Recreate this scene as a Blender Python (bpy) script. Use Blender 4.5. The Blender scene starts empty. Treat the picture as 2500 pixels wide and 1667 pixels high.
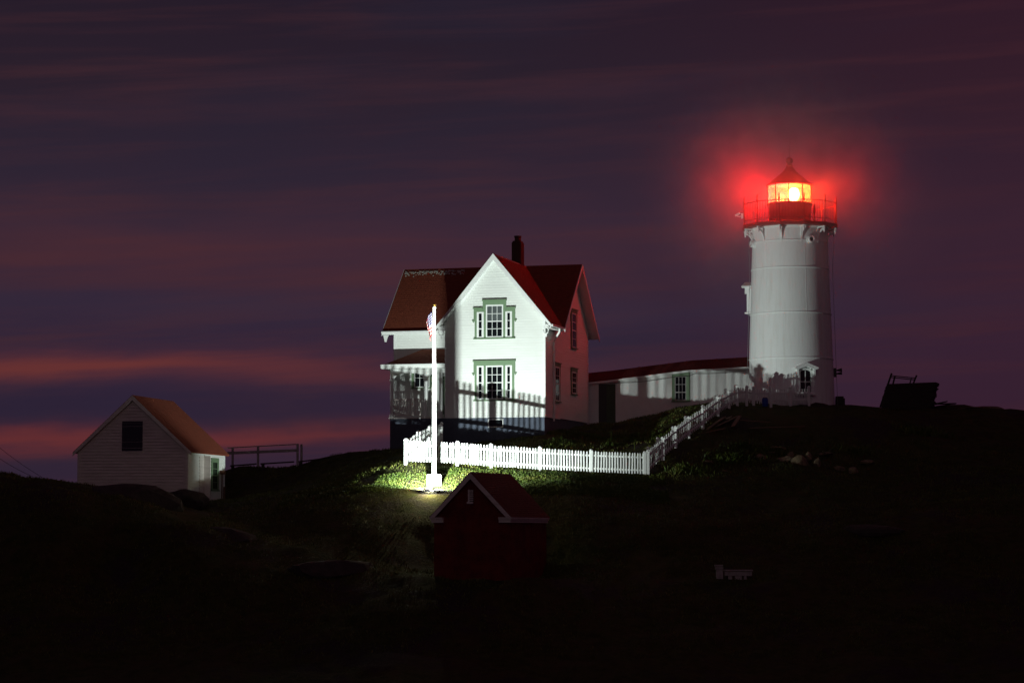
import bpy, bmesh, math, random
import numpy as np
from mathutils import Vector, Matrix
random.seed(11); rng = np.random.default_rng(5)
S = bpy.context.scene
C = S.collection
R = math.radians

# ------------------------------------------------------------------ camera
FPX = 6200.0; CZ = 10.0
PITCH = math.atan((1300-833.5)/FPX)
cd = bpy.data.cameras.new('camera'); cam = bpy.data.objects.new('camera', cd); C.objects.link(cam)
cam.location = (0, 0, CZ); cam.rotation_euler = (R(90)+PITCH, 0, 0)
cd.sensor_width = 36; cd.lens = 36*FPX/2500; cd.clip_start = 1; cd.clip_end = 9000
S.camera = cam
S.render.engine = 'CYCLES'
S.view_settings.view_transform = 'Standard'; S.view_settings.look = 'None'
S.view_settings.gamma = 1; S.view_settings.exposure = 0.0
S.view_settings.use_curve_mapping = False
S.cycles.volume_bounces = 3

# strengths tuned together
SKY = 0.85
FLOOD_W = 2800.0
BEACON_W = 9500.0
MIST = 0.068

# ------------------------------------------------------------------ world: dusk sky with streaks of lit cloud
W = bpy.data.worlds.new('World'); S.world = W; W.use_nodes = True
nt = W.node_tree; nt.nodes.clear()
def N(t, **kw):
    n = nt.nodes.new(t)
    for k, v in kw.items(): setattr(n, k, v)
    return n
def M(op, a, b=None, c=None):
    n = nt.nodes.new('ShaderNodeMath'); n.operation = op
    for i, v in enumerate((a, b, c)):
        if v is None: continue
        if isinstance(v, (int, float)): n.inputs[i].default_value = v
        else: nt.links.new(v, n.inputs[i])
    return n.outputs[0]
tc = N('ShaderNodeTexCoord'); sep = N('ShaderNodeSeparateXYZ'); nt.links.new(tc.outputs['Generated'], sep.inputs[0])
az, el = sep.outputs[0], sep.outputs[2]          # direction x (left -, right +) and height above the horizon
def streak(sx, sz, tilt, detail, seed, lo, hi):
    cb = N('ShaderNodeCombineXYZ')
    nt.links.new(M('MULTIPLY', az, sx), cb.inputs[0])
    nt.links.new(M('MULTIPLY', M('SUBTRACT', el, M('MULTIPLY', az, tilt)), sz), cb.inputs[2])
    cb.inputs[1].default_value = seed
    no = N('ShaderNodeTexNoise'); no.inputs['Scale'].default_value = 1; no.inputs['Detail'].default_value = detail
    no.inputs['Roughness'].default_value = .55; no.inputs['Distortion'].default_value = .35
    nt.links.new(cb.outputs[0], no.inputs['Vector'])
    mr = N('ShaderNodeMapRange', interpolation_type='SMOOTHSTEP')
    mr.inputs['From Min'].default_value = lo; mr.inputs['From Max'].default_value = hi
    nt.links.new(no.outputs['Fac'], mr.inputs['Value'])
    return mr.outputs[0], no.outputs['Fac']
ramp = N('ShaderNodeValToRGB'); cr = ramp.color_ramp
stops = [(0.0, (.045, .021, .042)), (.035, (.036, .019, .040)), (.075, (.037, .022, .046)), (.12, (.043, .024, .044)),
         (.17, (.028, .017, .030)), (.22, (.021, .0125, .024)), (1.0, (.016, .010, .020))]
while len(cr.elements) < len(stops): cr.elements.new(.5)
for e, (p, c) in zip(cr.elements, stops): e.position = p; e.color = (*c, 1)
nt.links.new(M('ABSOLUTE', el), ramp.inputs[0])
def mixc(fac, a, b, mode='MIX'):
    n = nt.nodes.new('ShaderNodeMix'); n.data_type = 'RGBA'; n.blend_type = mode
    if isinstance(fac, (int, float)): n.inputs[0].default_value = fac
    else: nt.links.new(fac, n.inputs[0])
    for s, v in ((n.inputs[6], a), (n.inputs[7], b)):
        if isinstance(v, tuple): s.default_value = (*v, 1)
        else: nt.links.new(v, s)
    return n.outputs[2]
s1, f1 = streak(5, 62, .06, 5, 3.1, .47, .74)
s2, f2 = streak(9, 150, .05, 4, 9.7, .45, .80)
s3, f3 = streak(7, 26, .10, 5, 21.3, .40, .70)
col = mixc(M('MULTIPLY', s1, .55), ramp.outputs[0], (.072, .026, .036))
col = mixc(M('MULTIPLY', s2, .34), col, (.085, .028, .034))
col = mixc(M('MULTIPLY', s3, .40), col, (.022, .020, .040))
# the afterglow bands low on the left
def band(center, width, strength, azc, azw, col_in, colour):
    wob = M('ADD', M('MULTIPLY', M('SUBTRACT', f1, .5), .016), M('MULTIPLY', M('SUBTRACT', f3, .5), .022))
    d = M('DIVIDE', M('SUBTRACT', M('ADD', el, wob), center), width)
    g = M('EXPONENT', M('MULTIPLY', M('MULTIPLY', d, d), -1))
    a = M('DIVIDE', M('SUBTRACT', az, azc), azw)
    ga = M('EXPONENT', M('MULTIPLY', M('MULTIPLY', a, a), -1))
    tex = M('ADD', .55, M('MULTIPLY', f2, .9))
    return mixc(M('MINIMUM', M('MULTIPLY', M('MULTIPLY', M('MULTIPLY', g, ga), tex), strength), .97), col_in, colour)
rt = N('ShaderNodeMapRange', interpolation_type='SMOOTHSTEP'); rt.inputs['From Min'].default_value = -.02; rt.inputs['From Max'].default_value = .22; nt.links.new(az, rt.inputs['Value'])
col = mixc(M('MULTIPLY', rt.outputs[0], .42), col, (.052, .011, .022))
col = band(.0625, .0052, .95, -.20, .16, col, (.155, .036, .036))
col = band(.0390, .0042, .95, -.18, .17, col, (.140, .030, .034))
col = band(.0500, .0045, .75, -.20, .20, col, (.026, .018, .042))
col = band(.1080, .0110, .55, -.17, .20, col, (.088, .028, .036))
col = band(.0870, .0060, .45, -.05, .20, col, (.036, .028, .056))
bg = N('ShaderNodeBackground'); bg.inputs['Strength'].default_value = SKY
nt.links.new(col, bg.inputs['Color'])
wo = N('ShaderNodeOutputWorld'); nt.links.new(bg.outputs[0], wo.inputs[0])

# fill sun added behind the camera, standing for twilight: very dim, very soft
sl = bpy.data.lights.new('twilight_fill', 'SUN'); sl.energy = .05; sl.angle = R(25); sl.color = (1, .74, .70)
so = bpy.data.objects.new('twilight_fill', sl); C.objects.link(so); so.location = (0, -20, 60)
so.rotation_euler = Vector((-.10, -1, .36)).to_track_quat('Z', 'Y').to_euler()

# ------------------------------------------------------------------ placing helpers
cp, sp_ = math.cos(PITCH), math.sin(PITCH)
def ray(px, py):
    x = (px-1250)/FPX; y = (833.5-py)/FPX
    return Vector((x, cp - y*sp_, sp_ + y*cp))
def P(px, py, Y):
    d = ray(px, py); t = Y/d.y
    return Vector((d.x*t, Y, CZ + d.z*t))

# ------------------------------------------------------------------ materials
def mat(name, color, rough=.6, noise=0, nscale=4, col2=None, bump=0, bscale=30, spec=.4, metallic=0, emit=None, estr=0, stretch=None, lo=.4, hi=.65):
    m = bpy.data.materials.new(name); m.use_nodes = True
    t = m.node_tree; b = t.nodes['Principled BSDF']
    b.inputs['Base Color'].default_value = (*color, 1); b.inputs['Roughness'].default_value = rough
    b.inputs['Specular IOR Level'].default_value = spec; b.inputs['Metallic'].default_value = metallic
    co = t.nodes.new('ShaderNodeTexCoord'); mp = t.nodes.new('ShaderNodeMapping')
    if stretch: mp.inputs['Scale'].default_value = stretch
    t.links.new(co.outputs['Object'], mp.inputs[0])
    if noise:
        n = t.nodes.new('ShaderNodeTexNoise'); n.inputs['Scale'].default_value = nscale; n.inputs['Detail'].default_value = 6
        n.inputs['Roughness'].default_value = .65
        t.links.new(mp.outputs[0], n.inputs['Vector'])
        r = t.nodes.new('ShaderNodeMapRange'); r.inputs['From Min'].default_value = lo; r.inputs['From Max'].default_value = hi
        t.links.new(n.outputs['Fac'], r.inputs['Value'])
        q = t.nodes.new('ShaderNodeMath'); q.operation = 'MULTIPLY'; q.inputs[1].default_value = noise
        t.links.new(r.outputs[0], q.inputs[0])
        x = t.nodes.new('ShaderNodeMix'); x.data_type = 'RGBA'
        x.inputs[6].default_value = (*color, 1); x.inputs[7].default_value = (*(col2 or tuple(c*.6 for c in color)), 1)
        t.links.new(q.outputs[0], x.inputs[0]); t.links.new(x.outputs[2], b.inputs['Base Color'])
        ra = t.nodes.new('ShaderNodeMath'); ra.operation = 'MULTIPLY_ADD'; ra.inputs[1].default_value = .25; ra.inputs[2].default_value = max(0, rough-.1)
        t.links.new(n.outputs['Fac'], ra.inputs[0]); t.links.new(ra.outputs[0], b.inputs['Roughness'])
    if bump:
        n = t.nodes.new('ShaderNodeTexNoise'); n.inputs['Scale'].default_value = bscale; n.inputs['Detail'].default_value = 5
        t.links.new(mp.outputs[0], n.inputs['Vector'])
        bp = t.nodes.new('ShaderNodeBump'); bp.inputs['Strength'].default_value = bump; bp.inputs['Distance'].default_value = .03
        t.links.new(n.outputs['Fac'], bp.inputs['Height']); t.links.new(bp.outputs[0], b.inputs['Normal'])
    if emit:
        b.inputs['Emission Color'].default_value = (*emit, 1); b.inputs['Emission Strength'].default_value = estr
    return m
PW = mat('white_paint', (.74, .77, .75), .5, .30, 3, (.58, .60, .56), .15, 25)
PWT = mat('white_tower_paint', (.84, .88, .87), .45, .55, 3.0, (.60, .60, .54), .15, 9, stretch=(1.6, 1.6, .16), lo=.48, hi=.80)
PWB = mat('white_clapboard_paint', (.74, .77, .74), .6, .30, 2.2, (.62, .64, .60), .2, 20, stretch=(.4, .4, 3))
PWD = mat('weathered_white_paint', (.72, .68, .64), .7, .5, 3, (.42, .39, .34), .3, 20, stretch=(.4, .4, 3))
GREEN = mat('green_trim_paint', (.150, .235, .135), .55, .3, 8, (.11, .18, .105), .1, 20)
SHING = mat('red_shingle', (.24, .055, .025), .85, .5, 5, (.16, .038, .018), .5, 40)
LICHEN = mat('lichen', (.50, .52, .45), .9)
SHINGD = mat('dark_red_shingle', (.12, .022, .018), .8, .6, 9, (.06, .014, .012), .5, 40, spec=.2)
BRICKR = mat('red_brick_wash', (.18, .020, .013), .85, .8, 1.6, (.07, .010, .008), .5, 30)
CHIM = mat('dark_chimney_brick', (.10, .055, .045), .85, .5, 12, (.06, .035, .03), .5, 40)
FOUND = mat('slate_blue_foundation', (.075, .090, .125), .8, .5, 4, (.045, .055, .08), .4, 18)
GLASSD = mat('dark_window_glass', (.006, .008, .009), .06, spec=.6)
GLASSP = mat('window_glass_over_pale_blind', (.085, .10, .10), .08, .5, 2, (.05, .06, .06), spec=.6)
DARK = mat('dark_metal', (.03, .03, .032), .5, spec=.5)
REDM = mat('red_lantern_iron', (.30, .022, .018), .5, .3, 6, (.2, .018, .015), spec=.5)
BLKM = mat('gallery_iron', (.22, .06, .05), .45, .3, 6, (.12, .03, .03), spec=.5)
WOOD = mat('grey_brown_lumber', (.24, .17, .11), .8, .6, 6, (.13, .09, .06), .4, 18, stretch=(1, 6, 6))
WOODD = mat('dark_weathered_wood', (.045, .038, .034), .85, .6, 6, (.02, .018, .016), .4, 18)
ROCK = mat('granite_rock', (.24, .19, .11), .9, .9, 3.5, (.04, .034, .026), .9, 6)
DROCK = mat('darkened_rock', (.05, .045, .038), .95, .8, 2.5, (.025, .022, .018), .9, 6)  # rock colour darkened so the unlit foreground reads near black
PLINTH = mat('white_concrete', (.75, .75, .72), .8, .4, 8, (.5, .5, .47), .5, 20)
GOLD = mat('gilded_ball', (.85, .55, .12), .25, metallic=.9)
BLUE = mat('blue_plastic', (.02, .06, .35), .4)
DOORG = mat('dark_green_door', (.055, .085, .05), .6, .3, 6)
PWF = mat('dimmed_white_paint', (.38, .36, .35), .8, .5, 5, (.16, .15, .14), .3, 20)  # white paint darkened to stand in for the dim light it gets
RUST = mat('rusty_iron', (.16, .07, .04), .8, .6, 12, (.07, .03, .02))
MORTAR = mat('galvanised_wire', (.25, .25, .25), .5, metallic=.5)

def leafmat(name, c1, c2, c3):
    m = bpy.data.materials.new(name); m.use_nodes = True; t = m.node_tree; b = t.nodes['Principled BSDF']
    g = t.nodes.new('ShaderNodeNewGeometry'); r = t.nodes.new('ShaderNodeValToRGB')
    r.color_ramp.elements[0].color = (*c1, 1); r.color_ramp.elements[1].color = (*c3, 1)
    e = r.color_ramp.elements.new(.55); e.color = (*c2, 1)
    co = t.nodes.new('ShaderNodeTexCoord'); n = t.nodes.new('ShaderNodeTexNoise'); n.inputs['Scale'].default_value = .9; n.inputs['Detail'].default_value = 3
    t.links.new(co.outputs['Object'], n.inputs['Vector'])
    ma = t.nodes.new('ShaderNodeMath'); ma.operation = 'MULTIPLY_ADD'; ma.inputs[1].default_value = 2.2; ma.inputs[2].default_value = -1.05
    t.links.new(n.outputs['Fac'], ma.inputs[0])
    mb = t.nodes.new('ShaderNodeMath'); mb.operation = 'MULTIPLY_ADD'; mb.inputs[1].default_value = .55
    t.links.new(g.outputs['Random Per Island'], mb.inputs[0]); t.links.new(ma.outputs[0], mb.inputs[2])
    t.links.new(mb.outputs[0], r.inputs[0]); t.links.new(r.outputs[0], b.inputs['Base Color'])
    b.inputs['Roughness'].default_value = .6; b.inputs['Specular IOR Level'].default_value = .25
    return m
GRASSM = leafmat('grass_blades', (.05, .070, .010), (.10, .115, .020), (.17, .14, .04))
LEAFM = leafmat('broad_leaves', (.04, .070, .010), (.085, .115, .018), (.16, .15, .035))

# ------------------------------------------------------------------ mesh builder
class MB:
    def __init__(s): s.v = []; s.f = []; s.sm = []
    def face(s, pts):
        i = len(s.v); s.v += [tuple(p) for p in pts]; s.f.append(tuple(range(i, i+len(pts))))
    def prism(s, poly, off):
        """poly: list of 3-D points, off: extrusion vector"""
        n = len(poly); i = len(s.v); off = Vector(off)
        s.v += [tuple(Vector(p)) for p in poly] + [tuple(Vector(p)+off) for p in poly]
        s.f.append(tuple(range(i, i+n))); s.f.append(tuple(range(i+2*n-1, i+n-1, -1)))
        for k in range(n):
            a, b = i+k, i+(k+1) % n
            s.f.append((b, a, a+n, b+n))
        return s
    def hexa(s, p):
        """8 corners: bottom 4 (ccw), top 4"""
        i = len(s.v); s.v += [tuple(q) for q in p]
        for q in ((3, 2, 1, 0), (4, 5, 6, 7), (0, 1, 5, 4), (1, 2, 6, 5), (2, 3, 7, 6), (3, 0, 4, 7)):
            s.f.append(tuple(i+k for k in q))
        return s
    def box(s, x0, x1, y0, y1, z0, z1):
        return s.hexa([(x0, y0, z0), (x1, y0, z0), (x1, y1, z0), (x0, y1, z0), (x0, y0, z1), (x1, y0, z1), (x1, y1, z1), (x0, y1, z1)])
    def bar(s, a, b, w, h, up=(0, 0, 1)):
        a, b = Vector(a), Vector(b); d = (b-a).normalized(); up = Vector(up)
        if abs(d.dot(up)) > .98: up = Vector((0, 1, 0))
        sd = d.cross(up).normalized()*w/2; u = sd.cross(d).normalized()*h/2
        return s.hexa([a-sd-u, a+sd-u, b+sd-u, b-sd-u, a-sd+u, a+sd+u, b+sd+u, b-sd+u])
    def tube(s, pts, rad, n=8, caps=True):
        pts = [Vector(p) for p in pts]
        if not isinstance(rad, (list, tuple)): rad = [rad]*len(pts)
        base = len(s.v); prev = None
        for k, p in enumerate(pts):
            d = (pts[min(k+1, len(pts)-1)] - pts[max(k-1, 0)]).normalized()
            ref = Vector((0, 0, 1)) if abs(d.z) < .95 else Vector((1, 0, 0))
            a = d.cross(ref).normalized(); b = d.cross(a)
            for j in range(n):
                t = 2*math.pi*j/n
                s.v.append(tuple(p + (a*math.cos(t)+b*math.sin(t))*rad[k]))
        for k in range(len(pts)-1):
            for j in range(n):
                q = base+k*n
                s.f.append((q+j, q+(j+1) % n, q+n+(j+1) % n, q+n+j))
        if caps:
            s.f.append(tuple(base+j for j in range(n))[::-1]); s.f.append(tuple(base+(len(pts)-1)*n+j for j in range(n)))
        return s
    def lathe(s, prof, n=32, phase=0, cx=0, cy=0, caps=True):
        base = len(s.v)
        for r, z in prof:
            for j in range(n):
                t = phase+2*math.pi*j/n
                s.v.append((cx+r*math.cos(t), cy+r*math.sin(t), z))
        for k in range(len(prof)-1):
            for j in range(n):
                q = base+k*n
                s.f.append((q+j, q+(j+1) % n, q+n+(j+1) % n, q+n+j))
        if caps:
            if prof[0][0] > 1e-4: s.f.append(tuple(base+j for j in range(n))[::-1])
            if prof[-1][0] > 1e-4: s.f.append(tuple(base+(len(prof)-1)*n+j for j in range(n)))
        return s
    def build(s, name, m, parent=None, smooth=False, stuff=False, bevel=0, mats=None):
        me = bpy.data.meshes.new(name); me.from_pydata(s.v, [], s.f); me.update()
        bm = bmesh.new(); bm.from_mesh(me); bmesh.ops.recalc_face_normals(bm, faces=bm.faces); bm.to_mesh(me); bm.free()
        o = bpy.data.objects.new(name, me); C.objects.link(o); me.materials.append(m)
        if smooth:
            for p in me.polygons: p.use_smooth = True
            me.set_sharp_from_angle(angle=R(35))
        if bevel:
            b = o.modifiers.new('bevel', 'BEVEL'); b.width = bevel; b.segments = 2; b.limit_method = 'ANGLE'
        if parent: o.parent = parent
        if stuff: o['kind'] = 'stuff'
        return o
def obj_of(mesh, name, parent=None, loc=(0, 0, 0), rot=(0, 0, 0), scale=None):
    o = bpy.data.objects.new(name, mesh); C.objects.link(o); o.location = loc; o.rotation_euler = rot
    if scale: o.scale = scale
    if parent: o.parent = parent
    return o
def tag(o, label, cat, group=None):
    o['label'] = label; o['category'] = cat
    if group: o['group'] = group
    return o
def thing(name, label, cat, loc, rz=0, group=None):
    o = bpy.data.objects.new(name, None); C.objects.link(o); o.empty_display_size = .2
    o.location = loc; o.rotation_euler = (0, 0, rz); return tag(o, label, cat, group)
def part(name, parent, loc=(0, 0, 0)):
    """an empty part that only carries sub-parts"""
    o = bpy.data.objects.new(name, None); C.objects.link(o); o.parent = parent; o.location = loc; return o

# ------------------------------------------------------------------ terrain
ctrl = []
def cpt(px, py, Y): p = P(px, py, Y); ctrl.append((p.x, p.y, p.z))
for px in (-500, 100, 700, 1250, 1800, 2400, 3000): cpt(px, 1675, 93)
for px in (-500, 100, 700, 1250, 1800, 2400, 3000): cpt(px, 1545, 98.5)
for px, py in ((-300, 1440), (300, 1420), (800, 1405), (1060, 1412), (1150, 1418), (1300, 1416), (1790, 1413), (2200, 1400), (2700, 1390)): cpt(px, py, 104)
for a in ((1300, 1420, 106), (1330, 1420, 107.4), (1380, 1405, 106.5), (1050, 1405, 106), (1150, 1420, 107)): cpt(*a)
for px, py in ((700, 1310), (900, 1300), (1420, 1305), (1800, 1300), (2200, 1270), (2600, 1260)): cpt(px, py, 108.5)
for px, py in ((750, 1225), (850, 1210), (1000, 1205), (1100, 1206), (1300, 1213), (1600, 1230)): cpt(px, py, 112.4)
for a in ((1060, 1184, 114.95), (900, 1168, 116), (1250, 1172, 115.6), (1450, 1180, 115), (988, 1129, 117.2), (1130, 1134, 117.2), (1280, 1142, 117.2), (1430, 1150, 117.1), (1577, 1158, 117),
          (1618, 1121, 118.5), (1650, 1092, 119.6), (1682, 1066, 120.8), (1716, 1043, 122), (1753, 1012, 123.4), (1798, 986, 125.2),
          (1800, 1045, 122.5), (1900, 1020, 124.2), (2000, 1018, 124.6), (1850, 984, 129), (2040, 984, 129), (1934, 984, 131),
          (1960, 988, 126.6), (1823, 986, 125.8), (1882, 988, 126.1), (1930, 987, 126.1), (1990, 987, 126.3), (2150, 994, 131), (2260, 992, 131), (2350, 986, 132), (2450, 992, 132), (2560, 1003, 132), (2800, 1050, 132),
          (1438, 1046, 131), (1504, 1043, 131), (1566, 1028, 130.6), (1655, 1000, 130), (1719, 990, 129.6), (1550, 1075, 124),
          (1330, 1063, 123), (1200, 1078, 124), (1089, 1088, 124.5), (955, 1103, 125.6), (1352, 1053, 124.6), (1437, 1040, 130), (1450, 1066, 124), (1400, 1100, 120),
          (560, 1150, 127), (700, 1138, 127), (800, 1124, 127.5), (930, 1107, 127), (457, 1224, 116.5), (549, 1234, 123), (190, 1215, 117), (620, 1205, 120), (750, 1185, 120), (650, 1250, 113),
          (-300, 1195, 109), (0, 1180, 109), (120, 1176, 109.5), (200, 1176, 110), (280, 1192, 110), (350, 1214, 110.5), (410, 1245, 110), (550, 1290, 108.5),
          (0, 1290, 104.5), (200, 1300, 104.5), (400, 1330, 104.5), (2300, 1195, 115), (2600, 1160, 117), (2300, 1090, 122), (2500, 1080, 124), (2000, 1180, 115.5), (2010, 1130, 119), (1900, 1150, 117.5), (1900, 1095, 120.5), (1750, 1140, 117.5)):
    cpt(*a)
for X, z in ((-60, 8.5), (-35, 8.5), (-15, 9), (0, 13.5), (15, 15), (30, 14), (60, 11)): ctrl.append((X, 142, z))
for X, Y, z in ((-30, 134, 10.0), (-20, 133, 10.8), (-12, 133, 11.3), (-8, 134, 11.8), (-20, 125, 12.2), (-16, 122, 11.6)): ctrl.append((X, Y, z))
for X, z in ((-60, 4), (-35, 6), (0, 9), (30, 9), (60, 6)): ctrl.append((X, 158, z))
for Y in (100, 120, 140): ctrl.append((-62, Y, 7)); ctrl.append((62, Y, 8))
A = np.array(ctrl); n = len(A)
def U(r2): return .5*r2*np.log(r2+1e-9)
d2 = ((A[:, None, :2]-A[None, :, :2])**2).sum(2)
K = np.zeros((n+3, n+3)); K[:n, :n] = U(d2)+np.eye(n)*.6; K[:n, n:] = np.c_[np.ones(n), A[:, :2]]; K[n:, :n] = K[:n, n:].T
wts = np.linalg.solve(K, np.r_[A[:, 2], 0, 0, 0])
def vnoise(x, y, seed):
    r = np.random.default_rng(seed); T = r.random((256, 256)); xi = np.floor(x).astype(int); yi = np.floor(y).astype(int)
    fx = x-xi; fy = y-yi; fx = fx*fx*(3-2*fx); fy = fy*fy*(3-2*fy)
    g = lambda a, b: T[a % 256, b % 256]
    return (g(xi, yi)*(1-fx)+g(xi+1, yi)*fx)*(1-fy)+(g(xi, yi+1)*(1-fx)+g(xi+1, yi+1)*fx)*fy
def height(x, y):
    x = np.atleast_1d(np.asarray(x, float)); y = np.atleast_1d(np.asarray(y, float)); out = np.empty(len(x))
    for i in range(0, len(x), 20000):
        xs, ys = x[i:i+20000], y[i:i+20000]
        r2 = (xs[:, None]-A[None, :, 0])**2+(ys[:, None]-A[None, :, 1])**2
        out[i:i+20000] = U(r2)@wts[:n]+wts[n]+wts[n+1]*xs+wts[n+2]*ys
    am = 1.35-1.05*np.exp(-(((x-0)/11)**4))*np.exp(-(((y-117)/6.5)**4))
    out += am*((vnoise(x*.45, y*.45, 1)-.5)*.26+(vnoise(x*1.3, y*1.3, 2)-.5)*.14+(vnoise(x*3.1, y*3.1, 3)-.5)*.06)-.09*np.exp(-(((x-1)/8)**4))*np.exp(-(((y-116.3)/2.6)**4))
    m = np.clip(np.minimum(np.minimum((x+74)/14, (74-x)/14), np.minimum((y-84)/9, (166-y)/10)), 0, 1); m = m*m*(3-2*m)
    return out*m+(-3)*(1-m)
gx = np.arange(-76, 76.1, .4); gy = np.arange(82, 168.1, .35)
GX, GY = np.meshgrid(gx, gy); GZ = height(GX.ravel(), GY.ravel()).reshape(GX.shape)
def gz(x, y):
    i = min(max((x-gx[0])/.4, 0), len(gx)-1.01); j = min(max((y-gy[0])/.35, 0), len(gy)-1.01)
    a, b = int(i), int(j); fx, fy = i-a, j-b
    return float((GZ[b, a]*(1-fx)+GZ[b, a+1]*fx)*(1-fy)+(GZ[b+1, a]*(1-fx)+GZ[b+1, a+1]*fx)*fy)
def gzv(x, y):
    i = np.clip((x-gx[0])/.4, 0, len(gx)-1.01); j = np.clip((y-gy[0])/.35, 0, len(gy)-1.01)
    a = i.astype(int); b = j.astype(int); fx, fy = i-a, j-b
    return (GZ[b, a]*(1-fx)+GZ[b, a+1]*fx)*(1-fy)+(GZ[b+1, a]*(1-fx)+GZ[b+1, a+1]*fx)*fy
V = np.c_[GX.ravel(), GY.ravel(), GZ.ravel()]
nx, ny = len(gx), len(gy)
idx = np.arange(nx*ny).reshape(ny, nx)
F = np.stack([idx[:-1, :-1], idx[:-1, 1:], idx[1:, 1:], idx[1:, :-1]], -1).reshape(-1, 4)
def npmesh(name, V, F, m, smooth=True):
    me = bpy.data.meshes.new(name); me.vertices.add(len(V)); me.vertices.foreach_set('co', V.astype(np.float32).ravel())
    k = F.shape[1]; me.loops.add(F.size); me.loops.foreach_set('vertex_index', F.astype(np.int32).ravel())
    me.polygons.add(len(F)); me.polygons.foreach_set('loop_start', np.arange(0, F.size, k, dtype=np.int32))
    me.polygons.foreach_set('use_smooth', np.full(len(F), smooth)); me.update(calc_edges=True)
    me.materials.append(m); o = bpy.data.objects.new(name, me); C.objects.link(o); return o
GROUND = bpy.data.materials.new('turf_and_rock'); GROUND.use_nodes = True
def ground_mat(m):
    t = m.node_tree; b = t.nodes['Principled BSDF']; b.inputs['Roughness'].default_value = .95; b.inputs['Specular IOR Level'].default_value = .15
    co = t.nodes.new('ShaderNodeTexCoord')
    def nz(sc, det, lo, hi):
        q = t.nodes.new('ShaderNodeTexNoise'); q.inputs['Scale'].default_value = sc; q.inputs['Detail'].default_value = det; q.inputs['Roughness'].default_value = .7
        t.links.new(co.outputs['Object'], q.inputs['Vector'])
        r = t.nodes.new('ShaderNodeMapRange'); r.inputs['From Min'].default_value = lo; r.inputs['From Max'].default_value = hi
        t.links.new(q.outputs['Fac'], r.inputs['Value']); return r.outputs[0], q.outputs['Fac']
    def mx(f, a, c):
        x = t.nodes.new('ShaderNodeMix'); x.data_type = 'RGBA'; t.links.new(f, x.inputs[0])
        for s, v in ((x.inputs[6], a), (x.inputs[7], c)):
            if isinstance(v, tuple): s.default_value = (*v, 1)
            else: t.links.new(v, s)
        return x.outputs[2]
    a, _ = nz(2.2, 8, .4, .62); c, _ = nz(.28, 6, .54, .62); d, f = nz(9, 6, .35, .65); e, _ = nz(.8, 5, .45, .7)
    turf = mx(a, (.028, .040, .009), (.065, .070, .018)); turf = mx(e, turf, (.070, .055, .024))
    rock = mx(d, (.028, .024, .021), (.060, .050, .040))
    t.links.new(mx(c, turf, rock), b.inputs['Base Color'])
    bp = t.nodes.new('ShaderNodeBump'); bp.inputs['Strength'].default_value = .9; bp.inputs['Distance'].default_value = .12
    t.links.new(f, bp.inputs['Height']); t.links.new(bp.outputs[0], b.inputs['Normal'])
ground_mat(GROUND)
g = npmesh('ground', V, F, GROUND); g['kind'] = 'structure'
WATER = mat('sea_water', (.004, .008, .010), .12, bump=.6, bscale=1.2, spec=.5)
w = MB(); w.face([(-6000, -500, 0), (6000, -500, 0), (6000, 8000, 0), (-6000, 8000, 0)])
w = w.build('water', WATER); w['kind'] = 'structure'

# ------------------------------------------------------------------ vegetation stuff
def blades(name, cx, cy, m, hmin, hmax, wmin, wmax, lean=.5):
    k = len(cx); z = gzv(cx, cy)-.01
    h = rng.uniform(hmin, hmax, k)*np.clip(np.hypot(cx+3.67, cy-112.5)/5.0, .16, 1); wd = rng.uniform(wmin, wmax, k); th = rng.uniform(0, 2*np.pi, k); ph = rng.uniform(0, 2*np.pi, k); ln = rng.uniform(.1, lean, k)*h*1.3
    dx, dy = np.cos(th)*wd/2, np.sin(th)*wd/2; lx, ly = np.cos(ph)*ln, np.sin(ph)*ln
    v = np.empty((k, 4, 3))
    v[:, 0] = np.c_[cx-dx*.5, cy-dy*.5, z]; v[:, 1] = np.c_[cx+dx*.5, cy+dy*.5, z]
    v[:, 2] = np.c_[cx+dx+lx*.6, cy+dy+ly*.6, z+h*.65]; v[:, 3] = np.c_[cx+lx, cy+ly, z+h]
    o = npmesh(name, v.reshape(-1, 3), np.arange(4*k).reshape(-1, 4), m, False); o['kind'] = 'stuff'; return o
k = 170000
gx_ = rng.uniform(-26, 26, k); gy_ = 96+rng.random(k)**.8*36
inview = np.abs(gx_/gy_) < .215
dens = vnoise(gx_*.5, gy_*.5, 7)*.6+vnoise(gx_*1.7, gy_*1.7, 8)*.4
keep = inview & (dens > .38) & ~((gx_ > 10) & (gy_ > 122.5))
keep &= ~((np.abs(gx_+3.67) < .22) & (gy_ > 112.2) & (gy_ < 112.8)) & ~((np.abs(gx_+3.52) < .4) & (np.abs(gy_-115.25) < .33))
def in_local(x, y, O, ang, a, b, c, d):
    dx, dy = x-O.x, y-O.y; u = dx*math.cos(ang)-dy*math.sin(ang); v = dx*math.sin(ang)+dy*math.cos(ang)
    return (u > a) & (u < b) & (v > c) & (v < d)
OH = P(1330.5, 1015, 123); AH = R(16)
OS = P(457, 1215, 116); AS = R(11.75)
OR_ = P(1245, 1420, 104); AR = R(20)
keep &= ~in_local(gx_, gy_, OH, AH, -8.6, .1, -.05, 8.5)
keep &= ~in_local(gx_, gy_, OS, AS, -5.2, .1, -.1, 8.3)
keep &= ~in_local(gx_, gy_, OR_, AR, -3.3, .1, -.1, 4.4)
tag(blades('grass', gx_[keep], gy_[keep], GRASSM, .04, .13, .03, .07), 'short rough grass covering the slope of the knoll', 'grass')
k = 42000
a = rng.uniform(-10.5, 7, k); b = rng.uniform(112.3, 117.0, k)
dens = vnoise(a*.9, b*.9, 17)
kp = (dens > .25) & (b > 112.7) & ~((np.abs(a+3.52) < .42) & (np.abs(b-115.25) < .36)) & ~((b < 113.1) & (a > -4.1) & (a < -3.2))
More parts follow.
